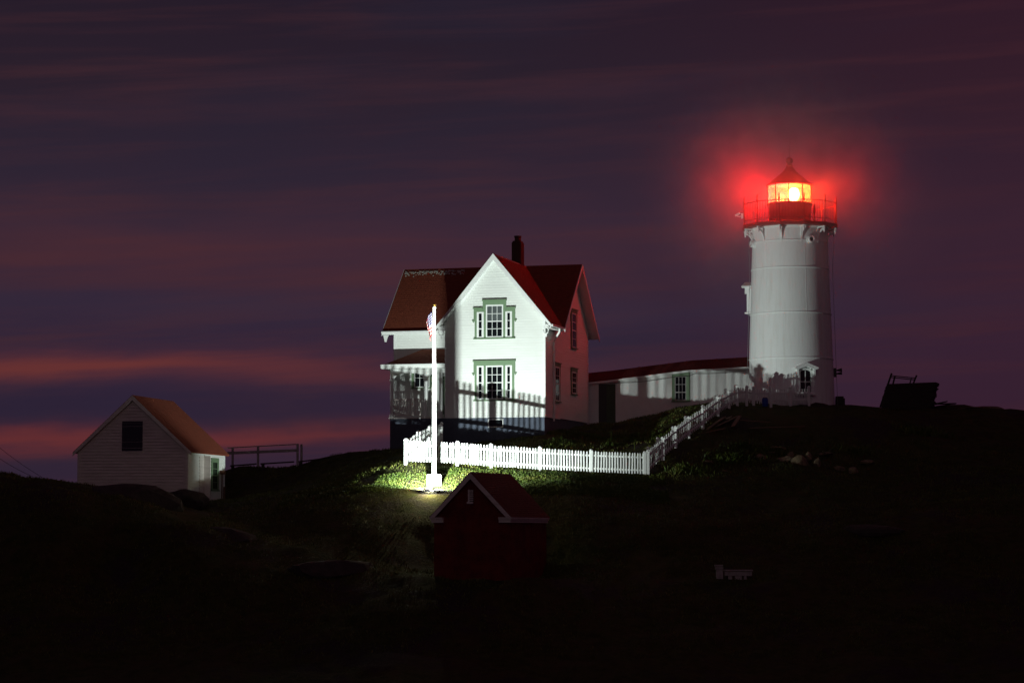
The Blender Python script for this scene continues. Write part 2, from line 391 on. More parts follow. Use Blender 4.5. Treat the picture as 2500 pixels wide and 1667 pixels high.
kp &= (b > 116.3) | (a < -4.9) | (a > -1.8) | (rng.random(k) < .35)
tag(blades('leafy_ground_cover', a[kp], b[kp], LEAFM, .03, .13, .05, .11, .9), 'low leafy ground cover around the flagpole base and along the white fence', 'ground cover')
k = 9000
a = rng.uniform(1.5, 9, k); b = rng.uniform(118, 124.5, k); kp = vnoise(a*.8, b*.8, 27) > .5
kp &= (a > 0.5) & (b < 124.5) & (b > 117.6+np.maximum(a-5.8, 0)*2.0)
tag(blades('garden_weeds', a[kp], b[kp], LEAFM, .05, .17, .06, .12, .9), 'scattered weeds in the sloping yard between house and picket fence', 'weeds')
# weeds and brambles on the slope by the rocks
k = 9000
pts = []
for (px, py, Y, rx, ry, c) in ((1790, 1128, 118.6, 1.2, .5, 1100), (1690, 1150, 117.3, 1.2, .5, 500), (1850, 1108, 119.8, 1.4, .5, 900), (2250, 1060, 124, 1.6, .7, 500), (2080, 1100, 120.5, 1.0, .5, 600)):
    q = P(px, py, Y); t = rng.normal(0, .45, (c, 2)); pts.append(np.c_[q.x+t[:, 0]*rx, q.y+t[:, 1]*ry])
pts = np.concatenate(pts)
tag(blades('brambles', pts[:, 0], pts[:, 1], LEAFM, .1, .34, .05, .11, .9), 'patches of low brambles on the dark slope among the rocks', 'brambles')

# ------------------------------------------------------------------ shared builders
def strips_roof(parent, name, A0, A1, B0, B1, nrm, pitch, tab, m, thick=.008, jitter=.003, stuff=True):
    """overlapping shingle courses from the eave A0-A1 to the ridge B0-B1, broken into tabs"""
    A0, A1, B0, B1, nrm = map(Vector, (A0, A1, B0, B1, nrm)); mb = MB()
    L = ((A0+A1)/2-(B0+B1)/2).length; nr = max(2, int(L/pitch))
    for i in range(nr):
        t0, t1 = i/nr, min(1, (i+1.18)/nr)
        a0, a1 = A0.lerp(B0, t0), A1.lerp(B1, t0); b0, b1 = A0.lerp(B0, t1), A1.lerp(B1, t1)
        ln = (a1-a0).length
        if ln < .05: continue
        k = max(1, int(ln/tab)); cut = [0]+[min(max((j+(.5 if i % 2 else 0)+random.uniform(-.18, .18))/k, 0), 1) for j in range(1, k)]+[1]
        for c0, c1 in zip(cut[:-1], cut[1:]):
            if c1-c0 < 1e-3: continue
            g_ = .006/ln; o1 = nrm*(thick+random.uniform(0, jitter)); o0 = nrm*.004
            p, q = a0.lerp(a1, c0+g_), a0.lerp(a1, c1-g_); r_, s_ = b0.lerp(b1, c0+g_), b0.lerp(b1, c1-g_)
            mb.hexa([p, q, s_, r_, p+o1, q+o1, s_+o0, r_+o0])
    return mb.build(name, m, parent, stuff=stuff)
def boards(poly_lr, z0, z1, pitch, org, along, out, name, m, parent, single=False, w0=.022, w1=.006):
    """clapboards; poly_lr(z) -> (left,right) extent along 'along'"""
    org, along, out = Vector(org), Vector(along), Vector(out); mb = MB(); z = z0
    while z < z1-.01:
        zt = min(z+pitch, z1); l0, r0 = poly_lr(z); l1, r1 = poly_lr(zt)
        if r0-l0 < .05: break
        if r1-l1 < .02: l1 = r1 = (l1+r1)/2; r1 += .01
        q = lambda s_, zz, o_: org+along*s_+Vector((0, 0, zz))+out*o_
        tgt = MB() if single else mb
        j = random.uniform(-.002, .003)
        tgt.hexa([q(l0, z, 0), q(r0, z, 0), q(r0, z, w0+j), q(l0, z, w0+j), q(l1, zt, 0), q(r1, zt, 0), q(r1, zt, w1), q(l1, zt, w1)])
        if single: tgt.build(name, m, parent)
        z = zt
    if not single: return mb.build(name, m, parent, stuff=True)

def window(parent, frame_fn, cols, rows_up, rows_dn, w, h, trim=None, trim_w=.12, pale=False, sash=.055, out=.05, name='window', hood=False, panes=True, trim_mat=None, frame_mat=None):
    """double-hung window; frame_fn(s,z,o) -> local point; s in 0..w, z in 0..h, o = distance in front of the wall.  window > trim, sash, muntin, pane"""
    fm = frame_mat or PW
    def bx(s0, s1, z0, z1, o0, o1, mb=None):
        mb = mb or MB(); f = frame_fn
        return mb.hexa([f(s0, z0, o0), f(s1, z0, o0), f(s1, z0, o1), f(s0, z0, o1), f(s0, z1, o0), f(s1, z1, o0), f(s1, z1, o1), f(s0, z1, o1)])
    root = bx(-.0, w, -.0, h, .0, .028).build(name, DARK, parent)
    fr = MB()
    bx(0, sash, 0, h, .028, out, fr); bx(w-sash, w, 0, h, .028, out, fr); bx(sash, w-sash, 0, sash, .028, out, fr); bx(sash, w-sash, h-sash, h, .028, out, fr)
    fr.build('sash_frame', fm, root)
    mid = h*(rows_dn/(rows_up+rows_dn)) if rows_up and rows_dn else None
    if mid: bx(sash, w-sash, mid-.022, mid+.022, .028, out+.004).build('meeting_rail', fm, root)
    halves = [(mid+.022, h-sash, rows_up, pale), (sash, mid-.022, rows_dn, False)] if mid else [(sash, h-sash, rows_up or rows_dn, pale)]
    mun = MB()
    for z0, z1, nr, pl in halves:
        W0, W1 = sash, w-sash
        for c in range(1, cols):
            s_ = W0+(W1-W0)*c/cols; bx(s_-.011, s_+.011, z0, z1, .029, out-.012).build('muntin', fm, root)
        for r_ in range(1, nr):
            z_ = z0+(z1-z0)*r_/nr; bx(W0, W1, z_-.011, z_+.011, .029, out-.010).build('muntin', fm, root)
        for c in range(cols):
            for r_ in range(nr):
                a0 = W0+(W1-W0)*c/cols; a1 = W0+(W1-W0)*(c+1)/cols; b0 = z0+(z1-z0)*r_/nr; b1 = z0+(z1-z0)*(r_+1)/nr
                bx(a0+.004, a1-.004, b0+.004, b1-.004, .029, .034).build('pane', GLASSP if pl else GLASSD, root)
    if mun.v: mun.build('muntins', fm, root)
    return root

# ================================================================== KEEPER'S HOUSE
house = thing('keepers_house', "large white clapboard keeper's house with green-trimmed windows and red shingle roofs", 'house', (OH.x, OH.y, 0), -AH)
Z = lambda py, Y: P(1250, py, Y).z
zr, ze = Z(619, 123.3), Z(791, 122.6)     # ridge, eave (roof top surface)
zs, zf = Z(1015, 123), Z(1075, 124)-1.8
WW, ML, V0, V1 = 5.01, -8.48, 2.3, 8.4
VC = (V0+V1)/2; OV = .42; rx_ = -WW/2
kw = (zr-ze)/(WW/2+OV); km = (zr-ze)/(VC-V0+OV+.03)
zr_m = zr-.03
# walls (solid cores)
top = lambda u: zr-.16-kw*abs(u-rx_)
mb = MB(); mb.prism([(-WW, 0, zs), (0, 0, zs), (0, 0, top(0)), (rx_, 0, top(rx_)), (-WW, 0, top(0))], (0, V0+1, 0)); mb.build('wall', PWB, house)
mb = MB(); mb.prism([(ML, V0, zs), (ML, V1, zs), (ML, V1, ze+.0+(OV)*km-.16), (ML, VC, zr_m-.16), (ML, V0, ze+OV*km-.16)], (-ML-.002, 0, 0)); mb.build('wall', PWB, house)
# clapboards
slope_half = lambda z: (zr-.18-z)/kw
def lr_front(z):
    h = min(WW/2, max(0, slope_half(z))); return (rx_-h, rx_+h)
boards(lr_front, zs, zr-.2, .13, (0, 0, 0), (1, 0, 0), (0, -1, 0), 'clapboard_siding', PWB, house, w0=.026)
def lr_side(z):
    if z > ze+OV*km-.18:
        h = max(0, (zr_m-.18-z)/km); return (VC-h, VC+h)
    return (0, V1)
def lr_side2(z):
    a, b = lr_side(z)
    return (a, b)
boards(lr_side2, zs, zr_m-.2, .13, (0, 0, 0), (0, 1, 0), (1, 0, 0), 'clapboard_siding', PWB, house, w0=.026)
boards(lambda z: (ML, -WW), zs, ze+OV*km-.2, .13, (0, V0, 0), (1, 0, 0), (0, -1, 0), 'clapboard_siding', PWB, house)
# foundation
MB().box(-WW+.03, -.03, .03, V0+2, zf, zs).build('foundation', FOUND, house)
MB().box(ML+.03, -.04, V0+.05, V1-.03, zf, zs).build('foundation', FOUND, house)
MB().box(-WW-.02, .03, -.045, V0+.5, zs-.05, zs+.02).build('water_table', PW, house)
# corner boards
for x in (-WW, 0):
    MB().box(x-.07, x+.035, -.035, -.001, zs, top(0) if x else top(0)).build('corner_board', PW, house) if x else MB().box(x-.10, x+.035, -.035, -.0, zs+.02, top(0)).build('corner_board', PW, house)
MB().box(.0, .034, -.001, .10, zs+.02, ze+.25).build('corner_board', PW, house)
MB().box(ML-.03, ML+.10, V0-.034, V0, zs, ze+.3).build('corner_board', PW, house)
MB().box(.0, .034, V1-.10, V1+.02, zs, ze+.3).build('corner_board', PW, house)
# roofs
TH = .07
def roof_slab(A0, A1, B0, B1, name='roof', m=SHING):
    A0, A1, B0, B1 = map(Vector, (A0, A1, B0, B1)); nr = (A1-A0).cross(B0-A0).normalized()
    if nr.z < 0: nr = -nr
    if (A1-A0).length < 1e-3: nr = nr
    mb = MB(); mb.hexa([A0-nr*TH, A1-nr*TH, B1-nr*TH, B0-nr*TH, A0, A1, B1, B0]); o = mb.build(name, m, house)
    strips_roof(o, 'shingles', A0, A1, B0, B1, nr, .15, .5, m)
    mb = MB(); q = nr*(TH+.004); q2 = nr*(TH+.045); mb.hexa([A0-q2, A1-q2, B1-q2, B0-q2, A0-q, A1-q, B1-q, B0-q]); mb.build('soffit', PW, o)
    return o
vv = VC-(WW/2+OV)*kw/km
for sgn in (1, -1):
    ue = rx_+sgn*(WW/2+OV)
    roof_slab((ue, -OV, ze), (ue, vv, ze), (rx_, -OV, zr), (rx_, VC, zr))
ve0, ve1 = V0-OV-.03, V1+OV+.03
rL = roof_slab((ML-.5, ve0, ze-.02), (.5, ve0, ze-.02), (ML-.5, VC, zr_m), (.5, VC, zr_m))
roof_slab((ML-.5, ve1, ze-.02), (.5, ve1, ze-.02), (ML-.5, VC, zr_m), (.5, VC, zr_m))
# lichen streak along the top of the left roof
mb = MB(); ab = Vector((0, VC-ve0, zr_m-ze)).normalized(); nm = Vector((0, -ab.z, ab.y))
for i in range(150):
    u = ML-.35+random.random()*3.2; dd = .22+abs(random.gauss(0, .16)); s_ = random.uniform(.012, .045)
    c = Vector((u, VC, zr_m))-ab*dd+nm*.030; mb.hexa([c+Vector((-s_, 0, 0))-ab*s_, c+Vector((s_, 0, 0))-ab*s_, c+Vector((s_, 0, 0))+ab*s_, c+Vector((-s_, 0, 0))+ab*s_]+[q+nm*.008 for q in (c+Vector((-s_, 0, 0))-ab*s_, c+Vector((s_*.6, 0, 0))-ab*s_, c+Vector((s_, 0, 0))+ab*s_*.7, c+Vector((-s_, 0, 0))+ab*s_)])
mb.build('lichen_patches', LICHEN, house, stuff=True)
# barge boards of the front gable, with cusped inner edge
for sgn in (1, -1):
    e = Vector((rx_+sgn*(WW/2+OV), -OV-.02, ze)); r_ = Vector((rx_, -OV-.02, zr)); d = (r_-e).normalized(); nn = Vector((-d.z*sgn*-1, 0, 0))
    dn = Vector((0, 0, -1))
    mb = MB(); mb.prism([e, r_, r_+dn*.30, e+dn*.16-d*.0], (0, .04, 0)); o = mb.build('bargeboard', PW, house)
    L = (r_-e).length; cu = MB(); k = int(L/.33)
    for i in range(k):
        c = e+d*(.25+i*.33)+dn*.22+Vector((0, .005, 0)); pts = [c-d*.13+dn*.03, c+d*.13+dn*.03]+[c+d*(.13*math.cos(t))+dn*(.03+.07*math.sin(t)) for t in (R(40), R(90), R(140))]
        cu.prism(pts, (0, .03, 0))
    cu.build('scalloped_trim', PW, o)
    mb = MB(); w0 = Vector((rx_+sgn*WW/2, -.03, top(0)-.02)); w1 = Vector((rx_, -.03, top(rx_))); mb.prism([w0, w1, w1+dn*.17, w0+dn*.17], (0, .028, 0)); mb.build('rake_frieze', PW, o)
    # scroll bracket at the foot
    br = MB(); cx = rx_+sgn*(WW/2+.16)
    for t0 in range(10):
        pass
    ring = [Vector((cx+.13*math.cos(t), -OV+.02, ze-.30+.17*math.sin(t))) for t in [i*math.pi/5 for i in range(11)]]
    br.tube(ring, .035, 6, False); br.box(cx-.05, cx+.05, -OV, -OV+.05, ze-.62, ze-.46); br.box(cx-.14, cx+.14, -OV, -OV+.05, ze-.13, ze-.02)
    br.build('scroll_bracket', PW, o)
# barge boards of the right and left gables of the main block
for xg, sg in ((.5, 1), (ML-.5, -1)):
    for sgn in (1, -1):
        e = Vector((xg, VC+sgn*(VC-ve0), ze-.02)); r_ = Vector((xg, VC, zr_m))
        MB().prism([e, r_, r_-Vector((0, 0, .24)), e-Vector((0, 0, .20))], (.03*sg, 0, 0)).build('bargeboard', PW, house)
# eaves: fascia and gutters
mb = MB(); mb.box(ML-.5, rx_-WW/2-OV+.02, ve0-.025, ve0, ze-.17, ze-.01).build('fascia', PW, house)
mb = MB(); mb.box(ML-.52, -WW-.30, ve0-.12, ve0-.03, ze-.10, ze+.0).build('gutter', PW, house, bevel=.02)
MB().box(ML-.02, -WW-.02, V0-.06, V0-.024, ze-.18+.15, ze+.20).build('frieze_board', PW, house)
mb = MB(); mb.box(rx_+WW/2+OV, rx_+WW/2+OV+.09, -OV+.03, vv+.05, ze-.12, ze+.0); mb.build('gutter', PW, house, bevel=.02)
MB().box(.10, WW/2+OV+rx_-.005, -OV+.05, vv, ze-.19, ze-.13).build('soffit_board', PW, house)
# brackets left eave end
MB().prism([(ML-.46, ve0+.05, ze-.18), (ML-.18, ve0+.05, ze-.18), (ML-.26, ve0+.05, ze-.34), (ML-.30, ve0+.05, ze-.52), (ML-.38, ve0+.05, ze-.52)], (0, .06, 0)).build('eave_bracket', PW, house)
# downpipe on the right wall
mb = MB(); mb.tube([(.46, 1.05, ze-.12), (.44, 1.1, ze-.26), (.20, 1.28, ze-.55), (.10, 1.32, ze-.75), (.10, 1.32, zs-.2)], .05, 8); mb.build('downpipe', PW, house, smooth=True)
# chimney
cx0, cx1, cy0, cy1 = -2.90, -2.42, 4.25, 4.85
ztop = Z(584, 127)
ch = MB().box(cx0, cx1, cy0, cy1, zr-2.4, ztop-.06).build('chimney', CHIM, house)
MB().box(cx0+.0+.03, cx1-.03, cy0+.03, cy1-.03, ztop-.06, ztop+.02).build('chimney_cap', CHIM, ch, bevel=.02)
ccx, ccy = (cx0+cx1)/2, (cy0+cy1)/2
MB().lathe([(.17, ztop+.02), (.16, ztop+.20), (.185, ztop+.21), (.185, ztop+.29), (.12, ztop+.29), (.12, ztop+.05)], 20, 0, ccx, ccy).build('chimney_pot', CHIM, ch, smooth=True)
def bricks(parent, x0, x1, y0, y1, z0, z1, bh, bl):
    mb = MB(); z = z0; i = 0
    while z < z1-bh*.5:
        for (fx0, fx1, fixed, ax, sg) in ((x0, x1, y0, 0, -1), (y0, y1, x1, 1, 1)):
            s_ = fx0-(bl/2 if i % 2 else 0)
            while s_ < fx1:
                a0, a1 = max(s_, fx0)+.005, min(s_+bl, fx1)-.005
                if a1-a0 > .03:
                    p = .006+random.random()*.006
                    if ax == 0: mb.box(a0, a1, fixed-p, fixed, z+.005, z+bh-.005)
                    else: mb.box(fixed, fixed+p, a0, a1, z+.005, z+bh-.005)
                s_ += bl
        z += bh; i += 1
    return mb.build('brickwork', CHIM, parent, stuff=True)
bricks(ch, cx0, cx1, cy0, cy1, zr-2.4, ztop-.06, .075, .21)

# windows of the front gable
u_of = lambda px: -WW+(px-1089.4)/241.1*WW
zz = lambda py: Z(py, 123)
ff = lambda u0, z0: (lambda s_, z_, o_: Vector((u0+s_, -.022-o_, z0+z_)))
def green_trim(parent, u0, u1, pieces, sill_z, name='green_surround'):
    for (a, b, c, d, pr) in pieces:
        MB().box(a, b, -.022-pr, -.022, c, d).build(name, GREEN, parent, bevel=.006)
def triple(top_c, top_s, bot, stepped):
    w = part('triple_window', house)
    uL, uR = u_of(1157.3), u_of(1258.8); cL, cR = u_of(1187.6), u_of(1229.9)
    sl = (u_of(1165.2), u_of(1182.2)), (u_of(1235.2), u_of(1251.4)); zb, zc, zt = zz(bot), zz(top_c), zz(top_s)
    if stepped:
        a, b = u_of(1179.5), u_of(1236.8)
        pcs = [(uL, a, zt-.16, zt, .05), (b, uR, zt-.16, zt, .05), (a, b, zc-.20, zc, .06), (a, cL, zb+.06, zc-.20, .05), (cR, b, zb+.06, zc-.20, .05)]
        pcs += [(uL, uL+.04, zt, zt+.0, .08)]
        pcs = [p for p in pcs if p[3]-p[2] > .01]
        caps = [(uL-.03, a, zt, zt+.05, .11), (b, uR+.03, zt, zt+.05, .11), (a-.03, b+.03, zc, zc+.05, .12)]
        pcs += [(uL+.05, sl[0][0], zb+.06, zt-.16, .045), (sl[1][1], uR-.05, zb+.06, zt-.16, .045)]
        ctop, stop = zc-.20, zt-.16
    else:
        pcs = [(uL, uR, zc-.20, zc, .06), (sl[0][1], cL, zb+.06, zc-.2, .05), (cR, sl[1][0], zb+.06, zc-.2, .05), (uL+.05, sl[0][0], zb+.06, zc-.2, .045), (sl[1][1], uR-.05, zb+.06, zc-.2, .045)]
        caps = [(uL-.03, uR+.03, zc, zc+.05, .12)]
        ctop = stop = zc-.20
    for (a, b, c, d, pr) in pcs: MB().box(a, b, -.022-pr, -.022, c, d).build('green_surround', GREEN, w, bevel=.008)
    zk = (zt if stepped else zc)-.62
    for x0, x1 in ((uL, uL+.05), (uR-.05, uR)):
        MB().box(x0, x1, -.07, -.022, zk, (stop if stepped else stop)).build('green_surround', GREEN, w)
    for x, sg in ((uL, -1), (uR, 1)):
        MB().prism([(x, -.10, zk+.06), (x+sg*.08, -.10, zk+.06), (x+sg*.06, -.10, zk+.01), (x, -.10, zk-.06)], (0, .08, 0)).build('corbel', GREEN, w)
    for (a, b, c, d, pr) in caps: MB().box(a, b, -.022-pr, -.022, c, d).build('head_cap', GREEN, w)
    MB().box(uL+.0, uR-.0, -.13, -.022, zb, zb+.055).build('sill', GREEN, w)
    lights = []
    def sub(u0, u1, zt_, cols, ru, rd, pale):
        # sub-parts straight under the window part
        wd, h = u1-u0, zt_-(zb+.06); f = ff(u0, zb+.06)
        def bx(s0, s1, z0, z1, o0, o1, mb=None):
            mb = mb or MB(); return mb.hexa([f(s0, z0, o0), f(s1, z0, o0), f(s1, z0, o1), f(s0, z0, o1), f(s0, z1, o0), f(s1, z1, o0), f(s1, z1, o1), f(s0, z1, o1)])
        bx(0, wd, 0, h, 0, .02).build('window_back', DARK, w)
        sw = .10 if cols == 1 else .065
        fr = MB(); bx(0, sw, 0, h, .02, .055, fr); bx(wd-sw, wd, 0, h, .02, .055, fr); bx(sw, wd-sw, 0, .07, .02, .055, fr); bx(sw, wd-sw, h-.07, h, .02, .055, fr)
        fr.build('sash_frame', PW, w)
        z0, z1 = .07, h-.07; rows = ru+rd; mid = z0+(z1-z0)*rd/rows
        mun = MB()
        for c in range(1, cols): s_ = sw+(wd-2*sw)*c/cols; bx(s_-.012, s_+.012, z0, z1, .021, .040).build('muntin', PW, w)
        for r_ in range(1, rows):
            zq = z0+(z1-z0)*r_/rows; t = .024 if r_ == rd else .012; bx(sw, wd-sw, zq-t, zq+t, .021, .044).build('muntin', PW, w)
        for c in range(cols):
            for r_ in range(rows):
                a0 = sw+(wd-2*sw)*c/cols; a1 = sw+(wd-2*sw)*(c+1)/cols; b0 = z0+(z1-z0)*r_/rows; b1 = z0+(z1-z0)*(r_+1)/rows
                bx(a0, a1, b0, b1, .021, .026).build('pane', GLASSP if (pale and r_ >= rd) else GLASSD, w)
    sub(cL, cR, ctop, 3, 2, 2, stepped)
    for a, b in sl: sub(a, b, stop, 1, 2, 2 if not stepped else 1, False)
triple(731, 750, 825, True)
triple(880, 880, 977, False)
# basement window
w = window(house, lambda s_, z_, o_: Vector((u_of(1192)+s_, .03-o_-.0, zz(1041.5)+z_)), 1, 1, 0, u_of(1229.5)-u_of(1192), zz(1021)-zz(1041.5), sash=.045)
# windows on the right wall
def side_window(v0, v1, z0, z1, v_full=True):
    f = lambda s_, z_, o_: Vector((.022+o_, v0+s_, z0+z_))
    wd, h = v1-v0, z1-z0; t = .13
    w = window(house, lambda s_, z_, o_: f(s_+t, z_+.05, o_), 2, 2, 2, wd-2*t, h-.05-.16, sash=.06)
    for (a, b, c, d, pr) in ((0, t, .05, h-.16, .05), (wd-t, wd, .05, h-.16, .05), (-.04, wd+.04, h-.16, h, .07), (-.05, wd+.05, h, h+.04, .12), (-.02, wd+.02, 0, .05, .11), (-.05, .0, h-.62, h-.16, .05), (wd, wd+.05, h-.62, h-.16, .05)):
        mb = MB(); mb.hexa([f(a, c, 0), f(b, c, 0), f(b, c, pr), f(a, c, pr), f(a, d, 0), f(b, d, 0), f(b, d, pr), f(a, d, pr)]); mb.build('green_surround', GREEN, w)
side_window(4.85, 5.95, Z(852, 128.2), Z(757, 128.2))
side_window(4.85, 5.95, Z(964, 128.2), Z(900, 128.2))
side_window(1.55, 2.65, Z(982, 125), Z(887, 125))
# porch in the corner left of the gable
pz_e = Z(891, 125.5); pz_t = Z(853, 127); PL, PV = -8.26, 1.0
por = part('porch', house)
MB().box(PL, -WW-.01, PV, V0+.04, zf, zs).build('porch_base', FOUND, por)
MB().box(PL-.06, -WW-.01, PV-.06, V0, zs, zs+.05).build('porch_floor', PWD, por)
pe = PV-.32; pl_ = PL-.36
def porch_roof(A0, A1, B0, B1):
    A0, A1, B0, B1 = map(Vector, (A0, A1, B0, B1)); nr = (A1-A0).cross(((B0+B1)/2-A0)).normalized()
    if nr.z < 0: nr = -nr
    MB().hexa([A0-nr*.05, A1-nr*.05, B1-nr*.05, B0-nr*.05, A0, A1, B1, B0]).build('porch_roof', SHING, por)
    strips_roof(por, 'porch_shingles', A0, A1, B0, B1, nr, .15, .5, SHING)
hipu = pl_+(V0-pe)
porch_roof((pl_, pe, pz_e), (-WW-.02, pe, pz_e), (hipu, V0-.02, pz_t), (-WW-.02, V0-.02, pz_t))
porch_roof((pl_, pe, pz_e), (pl_, V0-.02, pz_e), (hipu, V0-.02, pz_t), (hipu+.01, V0-.02, pz_t))
MB().box(pl_-.02, -WW-.03, pe-.03, pe+.0, pz_e-.14, pz_e+.02).build('porch_fascia', PW, por)
MB().box(pl_-.02, -WW-.03, pe-.10, pe-.04, pz_e-.02, pz_e+.05).build('porch_gutter', PW, por)
MB().box(pl_, -WW-.03, pe+.01, V0-.05, pz_e-.16, pz_e-.12).build('porch_ceiling', PW, por)
MB().box(PL+.0, -WW-.03, PV, PV+.14, pz_e-.38, pz_e-.17).build('porch_beam', PW, por)
px_posts = [PL+.08, -6.40, -WW-.62, -WW-.12]
for i, x in enumerate(px_posts):
    hw = .075
    mb = MB().box(x-hw, x+hw, PV, PV+.15, zs+.05, pz_e-.38); mb.box(x-hw-.03, x+hw+.03, PV-.03, PV+.18, pz_e-.74, pz_e-.68); mb.box(x-hw-.03, x+hw+.03, PV-.03, PV+.18, zs+.05, zs+.2)
    mb.build('porch_post', PW, por)
    for sg in (-1, 1):
        if (i == 0 and sg < 0) or (i >= 2): continue
        if i == 3: continue
        pts = [(x+sg*hw, PV+.05, pz_e-.38), (x+sg*.55, PV+.05, pz_e-.38)]+[(x+sg*(hw+.47*(1-math.sin(t))), PV+.05, pz_e-.38-.42*(1-math.cos(t))) for t in (R(25), R(45), R(65), R(90))]
        MB().prism(pts, (0, .04, 0)).build('arched_bracket', PW, por)
rl = MB(); rl.box(PL+.15, -6.47, PV+.04, PV+.10, zs+.92, zs+.99).build('porch_rail', PWD, por)
MB().box(PL+.15, -6.47, PV+.04, PV+.10, zs+.16, zs+.21).build('porch_rail', PWD, por)
bal = MB().box(-.018, .018, -.018, .018, 0, .71).build('baluster', PWD, por); bm_ = bal.data; bal.location = (PL+.27, PV+.07, zs+.21)
for i in range(1, 11): obj_of(bm_, 'baluster', por, (PL+.27+i*.13, PV+.07, zs+.21))
# porch window in the main wall
f = lambda s_, z_, o_: Vector((s_, V0-.022-o_, z_))
uw0, uw1 = -7.55, -6.45; wz0, wz1 = Z(948, 126.8), Z(900, 126.8)
ww = window(house, lambda s_, z_, o_: f(uw0+.14+s_, wz0+.05+z_, o_), 3, 2, 0, uw1-uw0-.28, wz1-wz0, sash=.06)
for (a, b, c, d, pr) in ((uw0, uw0+.14, wz0+.05, wz1+.05, .05), (uw1-.14, uw1, wz0+.05, wz1+.05, .05), (uw0-.03, uw1+.03, wz1+.05, wz1+.22, .06), (uw0-.03, uw1+.03, wz0, wz0+.05, .09)):
    MB().hexa([f(a, c, 0), f(b, c, 0), f(b, c, pr), f(a, c, pr), f(a, d, 0), f(b, d, 0), f(b, d, pr), f(a, d, pr)]).build('green_surround', GREEN, ww)
# porch door beside the gable wall
MB().hexa([f(-5.95, zs+.05, 0), f(-5.1, zs+.05, 0), f(-5.1, zs+.05, .05), f(-5.95, zs+.05, .05), f(-5.95, zs+2.15, 0), f(-5.1, zs+2.15, 0), f(-5.1, zs+2.15, .05), f(-5.95, zs+2.15, .05)]).build('door', DOORG, house)

# ================================================================== LIGHTHOUSE TOWER
TP = P(1932, 985, 129); TY = 129.0
tower = thing('lighthouse', 'tall white cylindrical iron lighthouse with red gallery and glowing red lantern', 'lighthouse', (TP.x, TP.y, 0))
tz = lambda py, dy=0: P(1932, py, TY+dy).z
zb = TP.z-.6
lines = [zb, tz(871, -2.1), tz(760, -2.05), tz(649.5, -2.0), tz(584, -1.95), tz(549, -1.95)]
rad = lambda z: 2.20+(1.90-2.20)*(z-TP.z)/(lines[-1]-TP.z)
for a, b in zip(lines[:-1], lines[1:]):
    o = MB().lathe([(rad(a), a), (rad(b), b)], 96).build('wall_course', PWT, tower, smooth=True)
    MB().lathe([(rad(b)-.05, b-.035), (rad(b)+.030, b-.035), (rad(b)+.034, b-.012), (rad(b)+.030, b+.012), (rad(b)-.05, b+.012)], 96, caps=False).build('flange_ring', PWT, o, smooth=True)
    # vertical plate seams
    k = 6; off = random.random()
    sm = MB()
    for j in range(k):
        t = 2*math.pi*(j+off)/k; c0 = Vector((math.cos(t)*(rad(a)+.003), math.sin(t)*(rad(a)+.003), a+.04)); c1 = Vector((math.cos(t)*(rad(b)+.003), math.sin(t)*(rad(b)+.003), b-.06))
        sm.bar(c0, c1, .012, .010)
    sm.build('plate_seams', PWT, o)
zd = tz(546, -2.4)           # deck underside level
RG = 2.44
phase = R(-90+11)
gal = MB().lathe([(RG, zd), (RG+.04, zd+.02), (RG+.04, zd+.16), (RG-.02, zd+.18), (RG-.3, zd+.19)], 12, phase, caps=True).build('gallery_deck', REDM, tower)
MB().lathe([(1.7, zd-.10), (1.95, zd-.08), (2.0, zd-.003)], 48).build('deck_soffit_ring', PWT, tower, smooth=True)
zrb, zrt, zft = tz(529, -2.4), tz(486, -2.4), tz(472, -2.4)
verts12 = [Vector((RG*math.cos(phase+i*math.pi/6), RG*math.sin(phase+i*math.pi/6), 0)) for i in range(12)]
post = MB(); post.lathe([(.045, 0), (.045, .08), (.028, .10), (.028, zrt-zd-.25), (.045, zrt-zd-.22), (.045, zrt-zd-.10), (.030, zrt-zd-.08), (.030, zrt-zd+.0), (.045, zrt-zd+.04), (.02, zft-zd-.24), (.04, zft-zd-.20), (.0, zft-zd-.10)], 8)
pm = post.build('railing_post', REDM, tower).data
first = [o for o in C.objects if o.data is pm][0]
for i, p in enumerate(verts12):
    if i == 0: first.location = (p.x*.985, p.y*.985, zd+.18)
    else: obj_of(pm, 'railing_post', tower, (p.x*.985, p.y*.985, zd+.18))
balm = MB().tube([(0, 0, 0), (0, 0, zrt-zrb)], .012, 5).build('railing_baluster', REDM, tower); bmesh_ = balm.data; used = False
for i in range(12):
    p, q = verts12[i]*.985, verts12[(i+1) % 12]*.985
    for zz_, rr in ((zrt, .020), (zrb, .018)):
        MB().tube([p+Vector((0, 0, zz_)), q+Vector((0, 0, zz_))], rr, 6).build('railing_rail', REDM, tower)
    for k in range(1, 8):
        c = p.lerp(q, k/8)
        if not used: balm.location = (c.x, c.y, zrb); used = True
        else: obj_of(bmesh_, 'railing_baluster', tower, (c.x, c.y, zrb))
